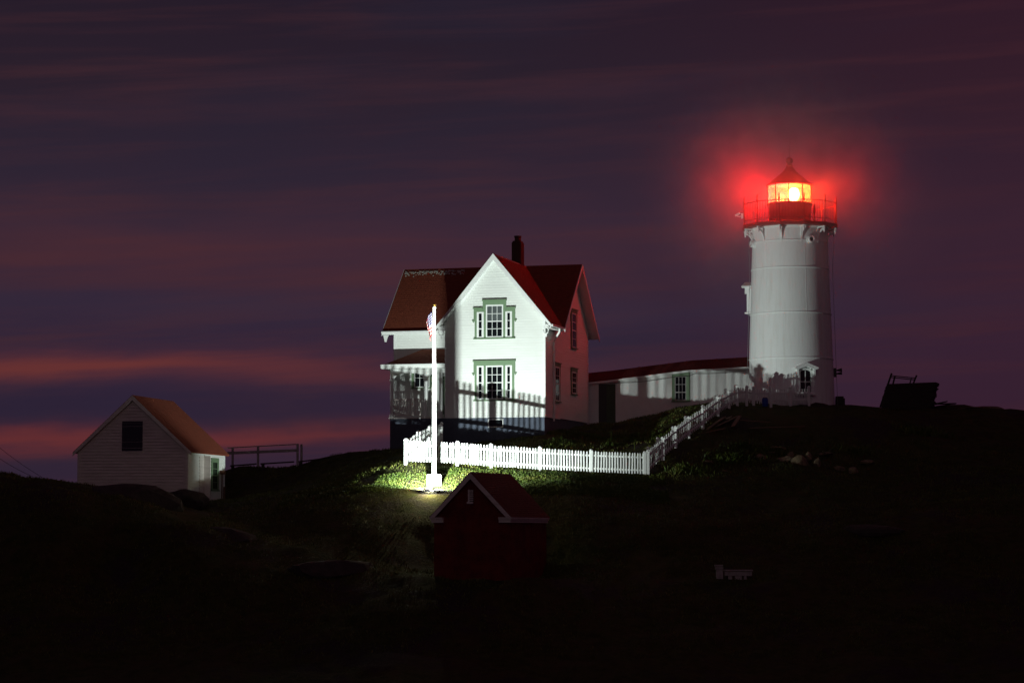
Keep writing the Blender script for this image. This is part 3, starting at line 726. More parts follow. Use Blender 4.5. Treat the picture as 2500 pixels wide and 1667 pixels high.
# brackets under the gallery
for i, p in enumerate(verts12):
    d = p.normalized(); t = Vector((-d.y, d.x, 0))*.045; r0 = rad(lines[-2])
    ztop_ = zd-.012; H = ztop_-lines[-2]-.05; RO = RG-.10
    mb = MB()
    arc = []
    for k in range(9):
        a = k/8*math.pi/2; arc.append((RO-(RO-r0-.02)*math.sin(a), ztop_-.16-H*.95*(1-math.cos(a))))
    for k in range(8):
        (ra, za), (rb, zb_) = arc[k], arc[k+1]
        w_ = .085
        mb.hexa([d*ra+Vector((0, 0, za-.04))-t, d*ra+Vector((0, 0, za-.04))+t, d*rb+Vector((0, 0, zb_-.04))+t, d*rb+Vector((0, 0, zb_-.04))-t,
                 d*ra+Vector((0, 0, za+.05))-t, d*ra+Vector((0, 0, za+.05))+t, d*(rb-.03)+Vector((0, 0, zb_+.05))+t, d*(rb-.03)+Vector((0, 0, zb_+.05))-t])
    mb.bar(d*(r0-.05)+Vector((0, 0, ztop_-.05)), d*(RO+.06)+Vector((0, 0, ztop_-.05)), .09, .08)
    mb.bar(d*(r0+.0)+Vector((0, 0, ztop_-.09)), d*(r0+.01)+Vector((0, 0, ztop_-H)), .09, .07, (d.x, d.y, 0))
    mb.tube([d*(RO+.0)+Vector((0, 0, ztop_-.10)), d*(RO+.0)+Vector((0, 0, ztop_-.32))], [.06, .035], 6)
    mb.build('gallery_bracket', PWT, tower)
# lantern: decagon
ph10 = R(-90-8.3)
RL = 1.15; zg0, zg1 = tz(491, -1.1), tz(448, -1.1); z_ap = tz(409)
MB().lathe([(1.08, zd+.18), (1.08, zg0-.08), (1.17, zg0-.06), (1.17, zg0-.0), (.95, zg0-.0)], 40, caps=False).build('lantern_drum', REDM, tower, smooth=True)
MB().lathe([(RL+.0, zg1), (RL+.05, zg1+.015), (RL+.06, zg1+.05), (.80, zg1+.36), (.42, zg1+.68), (.19, z_ap-.02), (.17, z_ap+.04), (.19, z_ap+.10), (.10, z_ap+.14), (.10, z_ap+.17)], 20, ph10).build('lantern_roof', REDM, tower)
zbl = tz(393)
bl = MB().lathe([(.185*math.sin(math.pi*k/12)+.0001, zbl-.185*math.cos(math.pi*k/12)) for k in range(13)], 24).build('vent_ball', BLKM, tower, smooth=True)
MB().tube([(0, 0, zbl+.15), (0, 0, tz(338))], .012, 6).build('lightning_rod', DARK, tower)
GLZ = bpy.data.materials.new('lantern_glazing'); GLZ.use_nodes = True
t_ = GLZ.node_tree; t_.nodes.clear(); tr = t_.nodes.new('ShaderNodeBsdfTransparent'); tl = t_.nodes.new('ShaderNodeBsdfTranslucent'); gl = t_.nodes.new('ShaderNodeBsdfGlossy')
tr.inputs[0].default_value = (.95, .93, .90, 1); tl.inputs[0].default_value = (1, .75, .5, 1); gl.inputs['Roughness'].default_value = .1
m1 = t_.nodes.new('ShaderNodeMixShader'); m1.inputs[0].default_value = .13; m2 = t_.nodes.new('ShaderNodeMixShader'); m2.inputs[0].default_value = .04
t_.links.new(tr.outputs[0], m1.inputs[1]); t_.links.new(tl.outputs[0], m1.inputs[2]); t_.links.new(m1.outputs[0], m2.inputs[1]); t_.links.new(gl.outputs[0], m2.inputs[2])
oo = t_.nodes.new('ShaderNodeOutputMaterial'); t_.links.new(m2.outputs[0], oo.inputs[0])
v10 = [Vector((RL*math.cos(ph10+i*math.pi/5), RL*math.sin(ph10+i*math.pi/5), 0)) for i in range(10)]
for i in range(10):
    p, q = v10[i], v10[(i+1) % 10]; nn = ((p+q)/2).normalized()*.012
    MB().hexa([p*.99+Vector((0, 0, zg0+.01)), q*.99+Vector((0, 0, zg0+.01)), q*.99+Vector((0, 0, zg0+.01))+nn, p*.99+Vector((0, 0, zg0+.01))+nn,
               p*.99+Vector((0, 0, zg1-.01)), q*.99+Vector((0, 0, zg1-.01)), q*.99+Vector((0, 0, zg1-.01))+nn, p*.99+Vector((0, 0, zg1-.01))+nn]).build('lantern_pane', GLZ, tower)
    MB().bar(p+Vector((0, 0, zg0)), p+Vector((0, 0, zg1)), .035, .05, (p.x, p.y, 0)).build('lantern_mullion', REDM, tower)
# optic
LENS = bpy.data.materials.new('beacon_lens'); LENS.use_nodes = True
b = LENS.node_tree.nodes['Principled BSDF']; b.inputs['Base Color'].default_value = (.4, .1, .05, 1); b.inputs['Emission Color'].default_value = (1, .48, .07, 1); b.inputs['Emission Strength'].default_value = 75
zc_ = (zg0+zg1)/2+.02
prof = [(.08, zc_-.34), (.20, zc_-.30), (.23, zc_-.22), (.24, zc_-.20), (.27, zc_-.10), (.28, zc_), (.27, zc_+.10), (.24, zc_+.20), (.20, zc_+.28), (.08, zc_+.33)]
o = MB().lathe(prof, 28, 0, .20, -.15).build('beacon_lens', LENS, tower, smooth=True)
MB().lathe([(.30, zd+.2), (.22, zg0+.02), (.25, zg0+.05), (.25, zc_-.36)], 20, 0, .20, -.15).build('lens_pedestal', REDM, tower, smooth=True)
INT = mat('lantern_ceiling_paint', (.35, .16, .06), .7)
MB().lathe([(.02, zg1+.0), (RL-.06, zg1-.004)], 20, ph10, caps=False).build('lantern_ceiling', INT, tower)
ld = bpy.data.lights.new('beacon_light', 'POINT'); ld.energy = BEACON_W; ld.color = (1, .012, .016); ld.shadow_soft_size = .95
lo = bpy.data.objects.new('beacon_light', ld); C.objects.link(lo); lo.parent = tower; lo.location = (-.22, .10, zc_)
# round vents
def vent(ang, py, R0):
    z_ = tz(py, -1.95); d = Vector((math.sin(ang), -math.cos(ang), 0)); r0 = rad(z_)
    mb = MB(); n_ = 20; tt = Vector((-d.y, d.x, 0)); up = Vector((0, 0, 1))
    prof = [(R0*1.25, -.06), (R0*1.25, .05), (R0, .06), (R0, .20), (R0*.72, .20), (R0*.66, .08), (.01, .08)]
    base = 0
    for r_, o_ in prof:
        for j in range(n_):
            a = 2*math.pi*j/n_; mb.v.append(tuple(d*(r0+o_)+tt*math.cos(a)*r_+up*(z_+math.sin(a)*r_)))
    for k in range(len(prof)-1):
        for j in range(n_): mb.f.append((k*n_+j, k*n_+(j+1) % n_, (k+1)*n_+(j+1) % n_, (k+1)*n_+j))
    o = mb.build('round_port', PWT, tower, smooth=True)
    q = MB(); q.tube([d*(r0+.082)+up*z_, d*(r0+.090)+up*z_], R0*.70, 20); q.build('port_glass', GLASSD, o)
vent(R(25), 583, .17); vent(R(-76), 588, .17); vent(R(118), 585, .17); vent(R(-150), 585, .17)
# tower windows with pedimented hoods
def tower_window(ang, py0, py1, w_=.56):
    z0, z1 = tz(py0, -2.1), tz(py1, -2.1); d = Vector((math.sin(ang), -math.cos(ang), 0)); tt = Vector((math.cos(ang), math.sin(ang), 0)); r0 = rad(z0)-.12
    f = lambda s_, z_, o_: d*(r0+o_)+tt*s_+Vector((0, 0, z_))
    def bx(s0, s1, a, b_, o0, o1, mb=None):
        mb = mb or MB(); return mb.hexa([f(s0, a, o0), f(s1, a, o0), f(s1, a, o1), f(s0, a, o1), f(s0, b_, o0), f(s1, b_, o0), f(s1, b_, o1), f(s0, b_, o1)])
    w = MB(); bx(-w_/2-.16, -w_/2, z0-.08, z1+.02, 0, .27, w); bx(w_/2, w_/2+.16, z0-.08, z1+.02, 0, .27, w); bx(-w_/2, w_/2, z0-.08, z0, 0, .27, w)
    w = w.build('window', PWT, tower)
    # arched head
    hd = MB(); pts = [(-w_/2, z1-.10)]+[(-w_/2*math.cos(a), z1-.10+.14*math.sin(a)) for a in [k*math.pi/8 for k in range(1, 8)]]+[(w_/2, z1-.10)]
    poly = [f(s_, z_, .0) for s_, z_ in pts]+[f(w_/2, z1+.12, 0), f(-w_/2, z1+.12, 0)]
    for k in range(len(pts)-1):
        (a0, b0), (a1, b1) = pts[k], pts[k+1]
        hd.hexa([f(a0, b0, 0), f(a1, b1, 0), f(a1, b1, .25), f(a0, b0, .25), f(a0, z1+.12, 0), f(a1, z1+.12, 0), f(a1, z1+.12, .25), f(a0, z1+.12, .25)])
    hd.build('arched_head', PWT, w)
    hw = w_/2+.32; hz = z1+.05
    hood = MB(); hood.prism([f(-hw, hz+.05, 0), f(-hw, hz+.10, 0), f(0, hz+.34, 0), f(hw, hz+.10, 0), f(hw, hz+.05, 0), f(hw-.10, hz-.0, 0), f(w_/2+.16, hz-.0, 0), f(0, hz+.16, 0), f(-w_/2-.16, hz-.0, 0), f(-hw+.10, hz-.0, 0)], d*.50)
    hood.build('pediment_hood', PWT, w)
    for s_ in (-w_/2-.20, w_/2+.10): bx(s_, s_+.10, hz-.30, hz+.02, .1, .36).build('hood_bracket', PWT, w)
    bx(-w_/2-.24, w_/2+.24, z0-.16, z0-.08, 0, .36).build('window_sill', PWT, w)
    zm = (z0+z1)/2-.02
    m_ = MB(); bx(-.018, .018, z0, z1, .15, .19, m_); bx(-w_/2, w_/2, zm-.022, zm+.022, .15, .20, m_); m_.build('muntins', PW, w)
    for a0, a1 in ((-w_/2, -.018), (.018, w_/2)):
        for b0, b1 in ((z0, zm-.022), (zm+.022, z1+.03)): bx(a0, a1, b0, b1, .14, .15).build('pane', GLASSD, w)
tower_window(R(12), 957, 905)
tower_window(R(-112), 748, 694)
# cables down both sides
for sx, sg in ((-1, 1), (1, 1)):
    MB().tube([(sx*(RG-.25), -.6, zd-.1), (sx*2.10, -.45, lines[3]), (sx*2.24, -.35, lines[1]), (sx*2.32, -.3, TP.z-.1)], .010, 5).build('stay_cable', MORTAR, tower)
# camera arm on the gallery rail
sc = thing('security_camera', 'small camera on a bracket arm at the left edge of the gallery', 'camera', (TP.x, TP.y, 0))
a = P(1812, 528, TY-.6)-Vector((TP.x, TP.y, 0))
MB().box(a.x-.05, a.x+.05, a.y-.05, a.y+.05, a.z-.12, a.z+.14).build('mount', PW, sc)
MB().tube([a, a+Vector((-.16, 0, -.02)), a+Vector((-.34, 0, .03))], .022, 6).build('arm', PW, sc)
MB().tube([a+Vector((-.36, -.02, .02)), a+Vector((-.12, -.02, .16))], .055, 10).build('camera_housing', PW, sc, smooth=True)
# fog horns on the right of the tower
fh = thing('fog_horn', 'pair of small dark horn trumpets on the right side of the tower base', 'fog horn', (TP.x, TP.y, 0))
for py in (904, 912):
    a = P(2041, py, TY)-Vector((TP.x, TP.y, 0)); MB().tube([a+Vector((-.12, 0, 0)), a+Vector((.05, 0, 0)), a+Vector((.30, -.04, .02))], [.03, .04, .10 if py == 904 else .08], 12).build('trumpet', DARK, fh, smooth=True)
a = P(2040, 908, TY)-Vector((TP.x, TP.y, 0)); MB().box(a.x-.10, a.x+.04, a.y-.06, a.y+.06, a.z-.26, a.z+.2).build('horn_bracket', DARK, fh)
# gallery instruments
gi = thing('gallery_lamp_post', 'stubby cylindrical instrument on a stem standing at the front right of the gallery', 'instrument', (TP.x, TP.y, 0))
a = P(1988, 536, TY-1.9)-Vector((TP.x, TP.y, 0)); a.z = zd+.19
MB().lathe([(.05, a.z), (.04, a.z+.35), (.075, a.z+.40), (.075, a.z+.62), (.06, a.z+.66), (.06, a.z+.80), (.04, a.z+.84)], 12, 0, a.x, a.y).build('instrument_body', REDM, gi, smooth=True)

# mist sphere added so the beacon's red light makes a halo
ms = bpy.data.meshes.new('halo_mist'); bm = bmesh.new(); bmesh.ops.create_icosphere(bm, subdivisions=3, radius=11.0); bm.to_mesh(ms); bm.free()
mi = bpy.data.objects.new('halo_mist', ms); C.objects.link(mi); mi.location = (TP.x, TP.y, zc_)
mi['kind'] = 'stuff'; tag(mi, 'thin red-tinted mist added around the lighthouse lantern for its halo', 'mist')
MM = bpy.data.materials.new('halo_mist'); MM.use_nodes = True; t = MM.node_tree; t.nodes.clear()
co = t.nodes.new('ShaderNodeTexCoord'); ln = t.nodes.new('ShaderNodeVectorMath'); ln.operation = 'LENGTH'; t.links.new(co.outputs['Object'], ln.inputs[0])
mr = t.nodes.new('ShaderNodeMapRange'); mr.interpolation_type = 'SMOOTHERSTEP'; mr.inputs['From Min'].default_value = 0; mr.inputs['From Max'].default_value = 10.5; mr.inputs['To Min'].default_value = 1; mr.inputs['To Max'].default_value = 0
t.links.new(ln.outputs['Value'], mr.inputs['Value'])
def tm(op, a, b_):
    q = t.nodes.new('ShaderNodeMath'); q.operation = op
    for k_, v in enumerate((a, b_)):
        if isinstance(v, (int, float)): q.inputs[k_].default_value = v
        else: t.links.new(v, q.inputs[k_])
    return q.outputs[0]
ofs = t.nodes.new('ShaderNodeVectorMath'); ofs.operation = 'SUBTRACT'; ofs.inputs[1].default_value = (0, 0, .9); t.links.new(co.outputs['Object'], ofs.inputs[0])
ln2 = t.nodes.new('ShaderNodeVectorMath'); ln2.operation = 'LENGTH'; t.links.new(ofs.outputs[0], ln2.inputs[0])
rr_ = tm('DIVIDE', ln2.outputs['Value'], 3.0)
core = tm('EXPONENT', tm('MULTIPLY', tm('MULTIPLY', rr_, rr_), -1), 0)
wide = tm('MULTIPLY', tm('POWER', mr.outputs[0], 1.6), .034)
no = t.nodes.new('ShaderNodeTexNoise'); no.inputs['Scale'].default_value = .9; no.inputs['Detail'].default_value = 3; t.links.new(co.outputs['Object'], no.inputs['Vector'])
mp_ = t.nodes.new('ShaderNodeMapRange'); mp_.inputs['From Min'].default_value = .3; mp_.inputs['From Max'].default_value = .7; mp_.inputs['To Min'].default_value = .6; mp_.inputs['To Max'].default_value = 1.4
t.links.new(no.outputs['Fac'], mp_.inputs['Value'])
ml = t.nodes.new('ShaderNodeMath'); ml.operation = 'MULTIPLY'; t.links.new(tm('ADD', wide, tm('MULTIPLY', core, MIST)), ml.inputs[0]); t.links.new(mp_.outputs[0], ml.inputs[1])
pv = t.nodes.new('ShaderNodeVolumePrincipled'); pv.inputs['Color'].default_value = (.95, .66, .66, 1); t.links.new(ml.outputs[0], pv.inputs['Density'])  # red glow put into the scatter colour, so white floodlight reddens too
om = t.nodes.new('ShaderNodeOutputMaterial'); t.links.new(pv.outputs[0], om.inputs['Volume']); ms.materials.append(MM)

# ================================================================== COVERED PASSAGE
PA = P(1434, 1000, 131.4); PB = P(1840, 1000, 129.3)
du = Vector((PB.x-PA.x, PB.y-PA.y, 0)); LP = du.length; ang = math.atan2(du.y, du.x)
pas = thing('covered_passage', 'low white covered passage with red roof linking the house to the tower', 'passageway', (PA.x, PA.y, 0), ang)
def pl(px, py):      # pixel -> (s,z) in the wall plane
    d = ray(px, py); nrm = Vector((-du.y, du.x, 0)); t = (Vector((PA.x, PA.y, 0))).dot(nrm)/d.dot(nrm); p = Vector((0, 0, CZ))+d*t
    return ((p-Vector((PA.x, PA.y, 0))).dot(du)/LP, p.z)
top_pts = [pl(1434, 937), pl(1484, 931), pl(1682, 906), pl(1832, 897)]
bot = pl(1434, 1046)[1]-1.2
DP = 2.0
mb = MB(); mb.prism([(0, 0, bot)]+[(LP, 0, bot)]+[(LP, 0, top_pts[-1][1])]+[(s_, 0, z_) for s_, z_ in top_pts[::-1]], (0, DP, 0)); mb.build('wall', PW, pas)
prev = None
rp = [(-.25, pl(1434, 937)[1])]+top_pts[1:3]+[(LP-.02, top_pts[-1][1])]
for (s0, z0), (s1, z1) in zip(rp[:-1], rp[1:]):
    rise = .62
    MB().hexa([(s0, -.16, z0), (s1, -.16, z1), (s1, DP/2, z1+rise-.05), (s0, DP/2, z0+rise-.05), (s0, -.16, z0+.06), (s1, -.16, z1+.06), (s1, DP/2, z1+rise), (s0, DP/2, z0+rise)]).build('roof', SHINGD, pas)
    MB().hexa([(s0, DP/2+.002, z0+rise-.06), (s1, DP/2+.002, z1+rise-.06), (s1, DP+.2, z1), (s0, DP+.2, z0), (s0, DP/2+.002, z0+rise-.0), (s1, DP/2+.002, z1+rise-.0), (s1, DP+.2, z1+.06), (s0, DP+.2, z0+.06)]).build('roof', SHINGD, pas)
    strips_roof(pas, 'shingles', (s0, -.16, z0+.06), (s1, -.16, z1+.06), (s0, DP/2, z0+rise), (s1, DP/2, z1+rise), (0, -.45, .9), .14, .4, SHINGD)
    MB().hexa([(s0, -.185, z0-.06), (s1, -.185, z1-.06), (s1, -.162, z1-.06), (s0, -.162, z0-.06), (s0, -.185, z0+.04), (s1, -.185, z1+.04), (s1, -.162, z1+.04), (s0, -.162, z0+.04)]).build('fascia', PW, pas)
s0, zd0 = pl(1462, 1034); s1, zd1 = pl(1503, 936)
dr = MB().box(s0, s1, -.03, -.001, zd0, zd1-.02).build('doorway', DARK, pas)
MB().box(s0+.42, s1-.01, -.06, -.031, zd0+.02, zd1-.04).build('door_leaf', DOORG, dr)
MB().box(s0-.06, s0, -.06, -.001, zd0, zd1+.02).build('door_jamb', PW, dr)
MB().box(s1, s1+.05, -.05, -.001, zd0, zd1+.0).build('door_jamb', PW, dr)
MB().box(s0-.3, s1+.3, -.5, -.002, zd0-.22, zd0-.02).build('doorstep', PLINTH, dr)
s0, z0 = pl(1641, 981); s1, z1 = pl(1684, 908)
w = window(pas, lambda s_, z_, o_: Vector((s0+.15+s_, -o_, z0+.08+z_)), 3, 2, 1, (s1-s0)-.33, (z1-z0)-.30, sash=.035, frame_mat=PWF)
for (a, b, c, d, pr) in ((s0, s0+.15, z0+.05, z1, .06), (s1-.18, s1, z0+.05, z1, .06), (s0+.15, s1-.18, z1-.22, z1, .06), (s0-.03, s1+.03, z0, z0+.05, .10)):
    MB().box(a, b, -pr, -.001, c, d).build('green_surround', GREEN, w)
wire = MB(); pts = []
for k in range(30):
    px = 1490+k*(1822-1490)/29; py = 931-(px-1490)*.1+2.5+4*abs(math.sin((px-1490)/52)) if px < 1690 else 910-(px-1690)*.06+3.5*abs(math.sin((px-1690)/45)); s_, z_ = pl(px, py); pts.append((s_, -.20, z_-.05))
wire.tube(pts, .012, 5); wire.build('hanging_cable', DARK, pas)

# ================================================================== SMALL WHITE OUTBUILDING (left)
ob = thing('outbuilding', 'small dim white clapboard shed with red roof and dark loft opening behind a rock mound', 'shed', (OS.x, OS.y, 0), -AS)
zo = lambda py, Y=116: P(457, py, Y).z
GW = 4.95; GD = 8.3
# solve width from the left corner px 192 at same plane
k_ = (192-1250)/FPX
GW = (OS.x-k_*116)/(math.cos(AS)+k_*math.sin(AS)) if True else GW
GD = (OS.x-((548-1250)/FPX)*OS.y)/(((548-1250)/FPX)*math.cos(AS)-math.sin(AS))
ez, rz_ = zo(1102), P(324, 964, 116.4).z; zbase = zo(1235)-.8
rc = -GW/2; OVs = .22
mb = MB(); kk = (rz_-ez)/(GW/2+OVs)
wt = lambda u: rz_-.10-kk*abs(u-rc)
mb.prism([(-GW, 0, zbase), (0, 0, zbase), (0, 0, wt(0)), (rc, 0, wt(rc)), (-GW, 0, wt(0))], (0, GD, 0)); mb.build('wall', PWD, ob)
def lrs(z):
    h = min(GW/2, max(0, (rz_-.12-z)/kk)); return (rc-h, rc+h)
boards(lrs, zo(1232)-.1, rz_-.14, .142, (0, 0, 0), (1, 0, 0), (0, -1, 0), 'clapboard', PWD, ob, single=True, w0=.045, w1=.004)
boards(lambda z: (0, GD), zo(1232)-.6, wt(0)-.02, .142, (0, 0, 0), (0, 1, 0), (1, 0, 0), 'clapboard', PWB, ob, single=True, w0=.045, w1=.004)
for sgn in (1, -1):
    ue = rc+sgn*(GW/2+OVs); A0, A1, B0, B1 = Vector((ue, -.15, ez)), Vector((ue, GD+.15, ez)), Vector((rc, -.15, rz_)), Vector((rc, GD+.15, rz_))
    nr = (A1-A0).cross(B0-A0).normalized(); nr = nr if nr.z > 0 else -nr
    o = MB().hexa([A0-nr*.08, A1-nr*.08, B1-nr*.08, B0-nr*.08, A0, A1, B1, B0]).build('roof', SHING, ob)
    strips_roof(o, 'shingles', A0, A1, B0, B1, nr, .16, .45, SHING)
    e, r_ = Vector((ue, -.17, ez-.02)), Vector((rc, -.17, rz_-.02)); MB().prism([e, r_, r_-Vector((0, 0, .22)), e-Vector((0, 0, .16))], (0, .03, 0)).build('bargeboard', PWD, ob)
MB().box(-.10, .035, -.04, -.0, zbase, wt(0)-.02).build('corner_board', PWD, ob); MB().box(-GW-.03, -GW+.10, -.04, 0, zbase, wt(0)-.02).build('corner_board', PWD, ob)
MB().box(.001, .045, .0, .25, zbase, wt(0)-.02).build('corner_board', PW, ob); MB().box(.001, .045, GD-.2, GD, zbase, wt(0)-.02).build('corner_board', PW, ob)
MB().box(.001, .07, 0, GD, wt(0)-.10, wt(0)+.02).build('eave_board', PW, ob)
a0, a1 = -GW+(298.5-192)/(457-192)*GW, -GW+(348.5-192)/(457-192)*GW
MB().box(a0, a1, -.045, -.01, zo(1101, 116.5), zo(1028, 116.5)).build('loft_opening', GLASSD, ob)
MB().box(a0-.02, a1+.02, -.07, -.01, zo(1104, 116.5), zo(1101.3, 116.5)).build('loft_sill', PWD, ob)
# wall facing right: recessed doorway, window, old pump rod
vpx = lambda px: (lambda kq: (OS.x-kq*OS.y)/(kq*math.cos(AS)-math.sin(AS)))((px-1250)/FPX)
va, vb, vc_ = vpx(486), vpx(496), vpx(503)
dd = MB().box(.0, .05, va, vb, zo(1240), zo(1114, 119)).build('door', PWD, ob)
MB().box(.0, .35, vb, vb+.10, zo(1240), zo(1114, 119)).build('door_hood', PWD, dd)
v0, v1 = vpx(514), vpx(531)
z0, z1 = zo(1199, 120.5), zo(1119, 120.5)
w = window(ob, lambda s_, z_, o_: Vector((.03+o_, v0+.15+s_, z0+.06+z_)), 3, 2, 2, v1-v0-.3, z1-z0-.22, sash=.05, frame_mat=GREEN)
for (a, b, c, d, pr) in ((v0, v0+.15, z0+.05, z1, .06), (v1-.15, v1, z0+.05, z1, .06), (v0+.15, v1-.15, z1-.17, z1, .06), (v0-.05, v1+.05, z0, z0+.05, .10)):
    MB().box(.03, .03+pr, a, b, c, d).build('green_surround', GREEN, w)
vp = vpx(537)
pr = MB(); pr.tube([(.12, vp, zo(1232, 121)), (.12, vp, zo(1150, 121))], .03, 6); pr.tube([(.12, vp+.35, zo(1232, 121)), (.12, vp+.35, zo(1188, 121))], .05, 6); pr.box(.06, .18, vp-.10, vp+.35, zo(1158, 121), zo(1149, 121))
pr.build('rusty_pipe', RUST, ob)

# ================================================================== RED OIL HOUSE (foreground)
sh = thing('oil_house', 'small dark red gabled brick oil house with pale trim in the foreground', 'shed', (OR_.x, OR_.y, 0), -AR)
zsr = lambda py, Y=104: P(1240, py, Y).z
kq = (1060.5-1250)/FPX
SW = (OR_.x-kq*104)/(math.cos(AR)+kq*math.sin(AR))
vq = (lambda px: (lambda kk_: (OR_.x-kk_*OR_.y)/(kk_*math.cos(AR)-math.sin(AR)))((px-1250)/FPX))
SD = vq(1333)
ez2, rz2 = zsr(1262, 103.9), P(1148, 1151, 104.3).z; sc_ = -SW/2; O2 = .13
kk2 = (rz2-ez2)/(SW/2+O2); wt2 = lambda u: rz2-.12-kk2*abs(u-sc_); zb2 = zsr(1430)-.6
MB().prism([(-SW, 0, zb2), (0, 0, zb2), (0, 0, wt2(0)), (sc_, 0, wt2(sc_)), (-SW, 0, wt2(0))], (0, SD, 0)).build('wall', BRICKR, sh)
# brick courses on the two visible faces, joined (bricks are too small to pick apart)
mb = MB(); bh, bl_ = .085, .26; z = zb2+.3; i = 0
while z < rz2-.2:
    h = min(SW/2, max(0, (rz2-.16-z-bh)/kk2))
    for face in (0, 1):
        lo_, hi_ = (sc_-h, sc_+h) if face == 0 else (0, SD)
        if face == 1 and z > wt2(0)-bh: continue
        s_ = lo_-(bl_/2 if i % 2 else 0)
        while s_ < hi_:
            a0, a1 = max(s_, lo_)+.006, min(s_+bl_, hi_)-.006; p = .008+random.random()*.007
            if a1-a0 > .04:
                if face == 0: mb.box(a0, a1, -p, 0, z+.006, z+bh-.006)
                else: mb.box(0, p, a0, a1, z+.006, z+bh-.006)
            s_ += bl_
    z += bh; i += 1
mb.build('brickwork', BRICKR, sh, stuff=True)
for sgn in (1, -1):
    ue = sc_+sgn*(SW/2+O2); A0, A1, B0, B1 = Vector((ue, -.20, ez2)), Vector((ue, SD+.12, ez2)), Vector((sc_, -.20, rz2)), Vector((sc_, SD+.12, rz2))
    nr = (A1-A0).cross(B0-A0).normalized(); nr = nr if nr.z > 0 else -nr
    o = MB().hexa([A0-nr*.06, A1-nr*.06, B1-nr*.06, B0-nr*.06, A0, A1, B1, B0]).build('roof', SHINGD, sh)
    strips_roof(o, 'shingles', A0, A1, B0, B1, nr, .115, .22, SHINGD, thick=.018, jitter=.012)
    e, r_ = Vector((ue, -.22, ez2-.01)), Vector((sc_, -.22, rz2-.03)); MB().prism([e, r_, r_-Vector((0, 0, .26)), e-Vector((0, 0, .0))-Vector((sgn*.22, 0, 0))], (0, .05, 0)).build('bargeboard', PWD, sh)
    # cornice returns
    r0 = MB(); a = sc_+sgn*(SW/2)
    for j, (zz0, zz1, ex) in enumerate(((-.06, .0, .14), (-.12, -.06, .11), (-.22, -.12, .07))):
        x0, x1 = (a-.44+ex*0, a+ex) if sgn > 0 else (a-ex, a+.44)
        r0.box(x0, x1, -.20+.03*j, .0, ez2+zz0, ez2+zz1)
    r0.build('cornice_return', PWD, sh)
r0 = MB()
for j, (zz0, zz1, ex) in enumerate(((-.06, .0, .14), (-.12, -.06, .11), (-.22, -.12, .07))): r0.box(.001, ex, .002, SD+.05, ez2+zz0, ez2+zz1)
r0.build('cornice', PWD, sh)
# louvred vent
vz0, vz1 = P(1150, 1229, 104.2).z, P(1150, 1194, 104.2).z; vx0, vx1 = -SW+(1144.5-1060.5)/184.5*SW, -SW+(1157-1060.5)/184.5*SW
v_ = MB().box(vx0, vx1, -.03, -.0, vz0+.08, vz1).build('vent', DARK, sh)
MB().box(vx0-.0, vx0+.06, -.07, -.015, vz0+.08, vz1).build('vent_jamb', PWD, v_); MB().box(vx0-.04, vx1, -.10, -.015, vz0, vz0+.08).build('vent_sill', PWD, v_)
for j in range(6):
    zl = vz0+.12+j*(vz1-vz0-.12)/6; MB().hexa([(vx0+.06, -.03, zl+.03), (vx1, -.03, zl+.03), (vx1, -.07, zl), (vx0+.06, -.07, zl), (vx0+.06, -.03, zl+.05), (vx1, -.03, zl+.05), (vx1, -.07, zl+.025), (vx0+.06, -.07, zl+.025)]).build('louvre', PWD, v_)

# ================================================================== FLAGPOLE, FLAG, FLOODLIGHT
fb = P(1060, 1181, 115.25); fb.z = min(fb.z, gz(fb.x, fb.y)+.05); ft = P(1058.8, 744, 115.25)
zpl = P(1060, 1158, 114.95).z
fp = thing('flagpole', 'tall white flagpole with gold ball on a white concrete block', 'flagpole', (fb.x, 115.25, 0))
pb = MB().box(-.32, .32, -.28, .28, zpl-1.0, zpl).build('concrete_base', PLINTH, fp, bevel=.03)
MB().lathe([(.19, zpl), (.17, zpl+.03), (.11, zpl+.06), (.10, zpl+.10)], 20).build('base_flange', PW, fp, smooth=True)
MB().lathe([(.10, zpl+.05), (.095, zpl+3), (.052, ft.z-.14)], 20).build('pole', PW, fp, smooth=True)
MB().lathe([(.05, ft.z-.16), (.075, ft.z-.15), (.075, ft.z-.09), (.03, ft.z-.06)], 14).build('truck', PW, fp, smooth=True)
MB().lathe([(.075*math.sin(math.pi*k/8)+.0001, ft.z-.0-.075*math.cos(math.pi*k/8)) for k in range(9)], 16).build('gold_ball', GOLD, fp, smooth=True)
MB().tube([(-.085, -.05, zpl+1.2), (-.085, -.05, ft.z-.14)], .008, 5).build('halyard', PW, fp)
MB().box(-.11, -.06, -.10, .0, zpl+1.15, zpl+1.35).build('cleat', DARK, fp)
# limp flag: folded cloth
FL = bpy.data.materials.new('flag_cloth'); FL.use_nodes = True; t = FL.node_tree; b = t.nodes['Principled BSDF']; b.inputs['Roughness'].default_value = .8
uvn = t.nodes.new('ShaderNodeUVMap'); sx = t.nodes.new('ShaderNodeSeparateXYZ'); t.links.new(uvn.outputs[0], sx.inputs[0])
def mm(op, a, b_=None):
    q = t.nodes.new('ShaderNodeMath'); q.operation = op
    for i, v in enumerate((a, b_)):
        if v is None: continue
        if isinstance(v, (int, float)): q.inputs[i].default_value = v
        else: t.links.new(v, q.inputs[i])
    return q.outputs[0]
stripe = mm('LESS_THAN', mm('FRACT', mm('MULTIPLY', sx.outputs[1], 6.5)), .5)
canton = mm('MULTIPLY', mm('LESS_THAN', sx.outputs[0], .4), mm('GREATER_THAN', sx.outputs[1], .4615))
fu = mm('SUBTRACT', mm('FRACT', mm('MULTIPLY', sx.outputs[0], 13.75)), .5); fv = mm('SUBTRACT', mm('FRACT', mm('MULTIPLY', sx.outputs[1], 9.3)), .5)
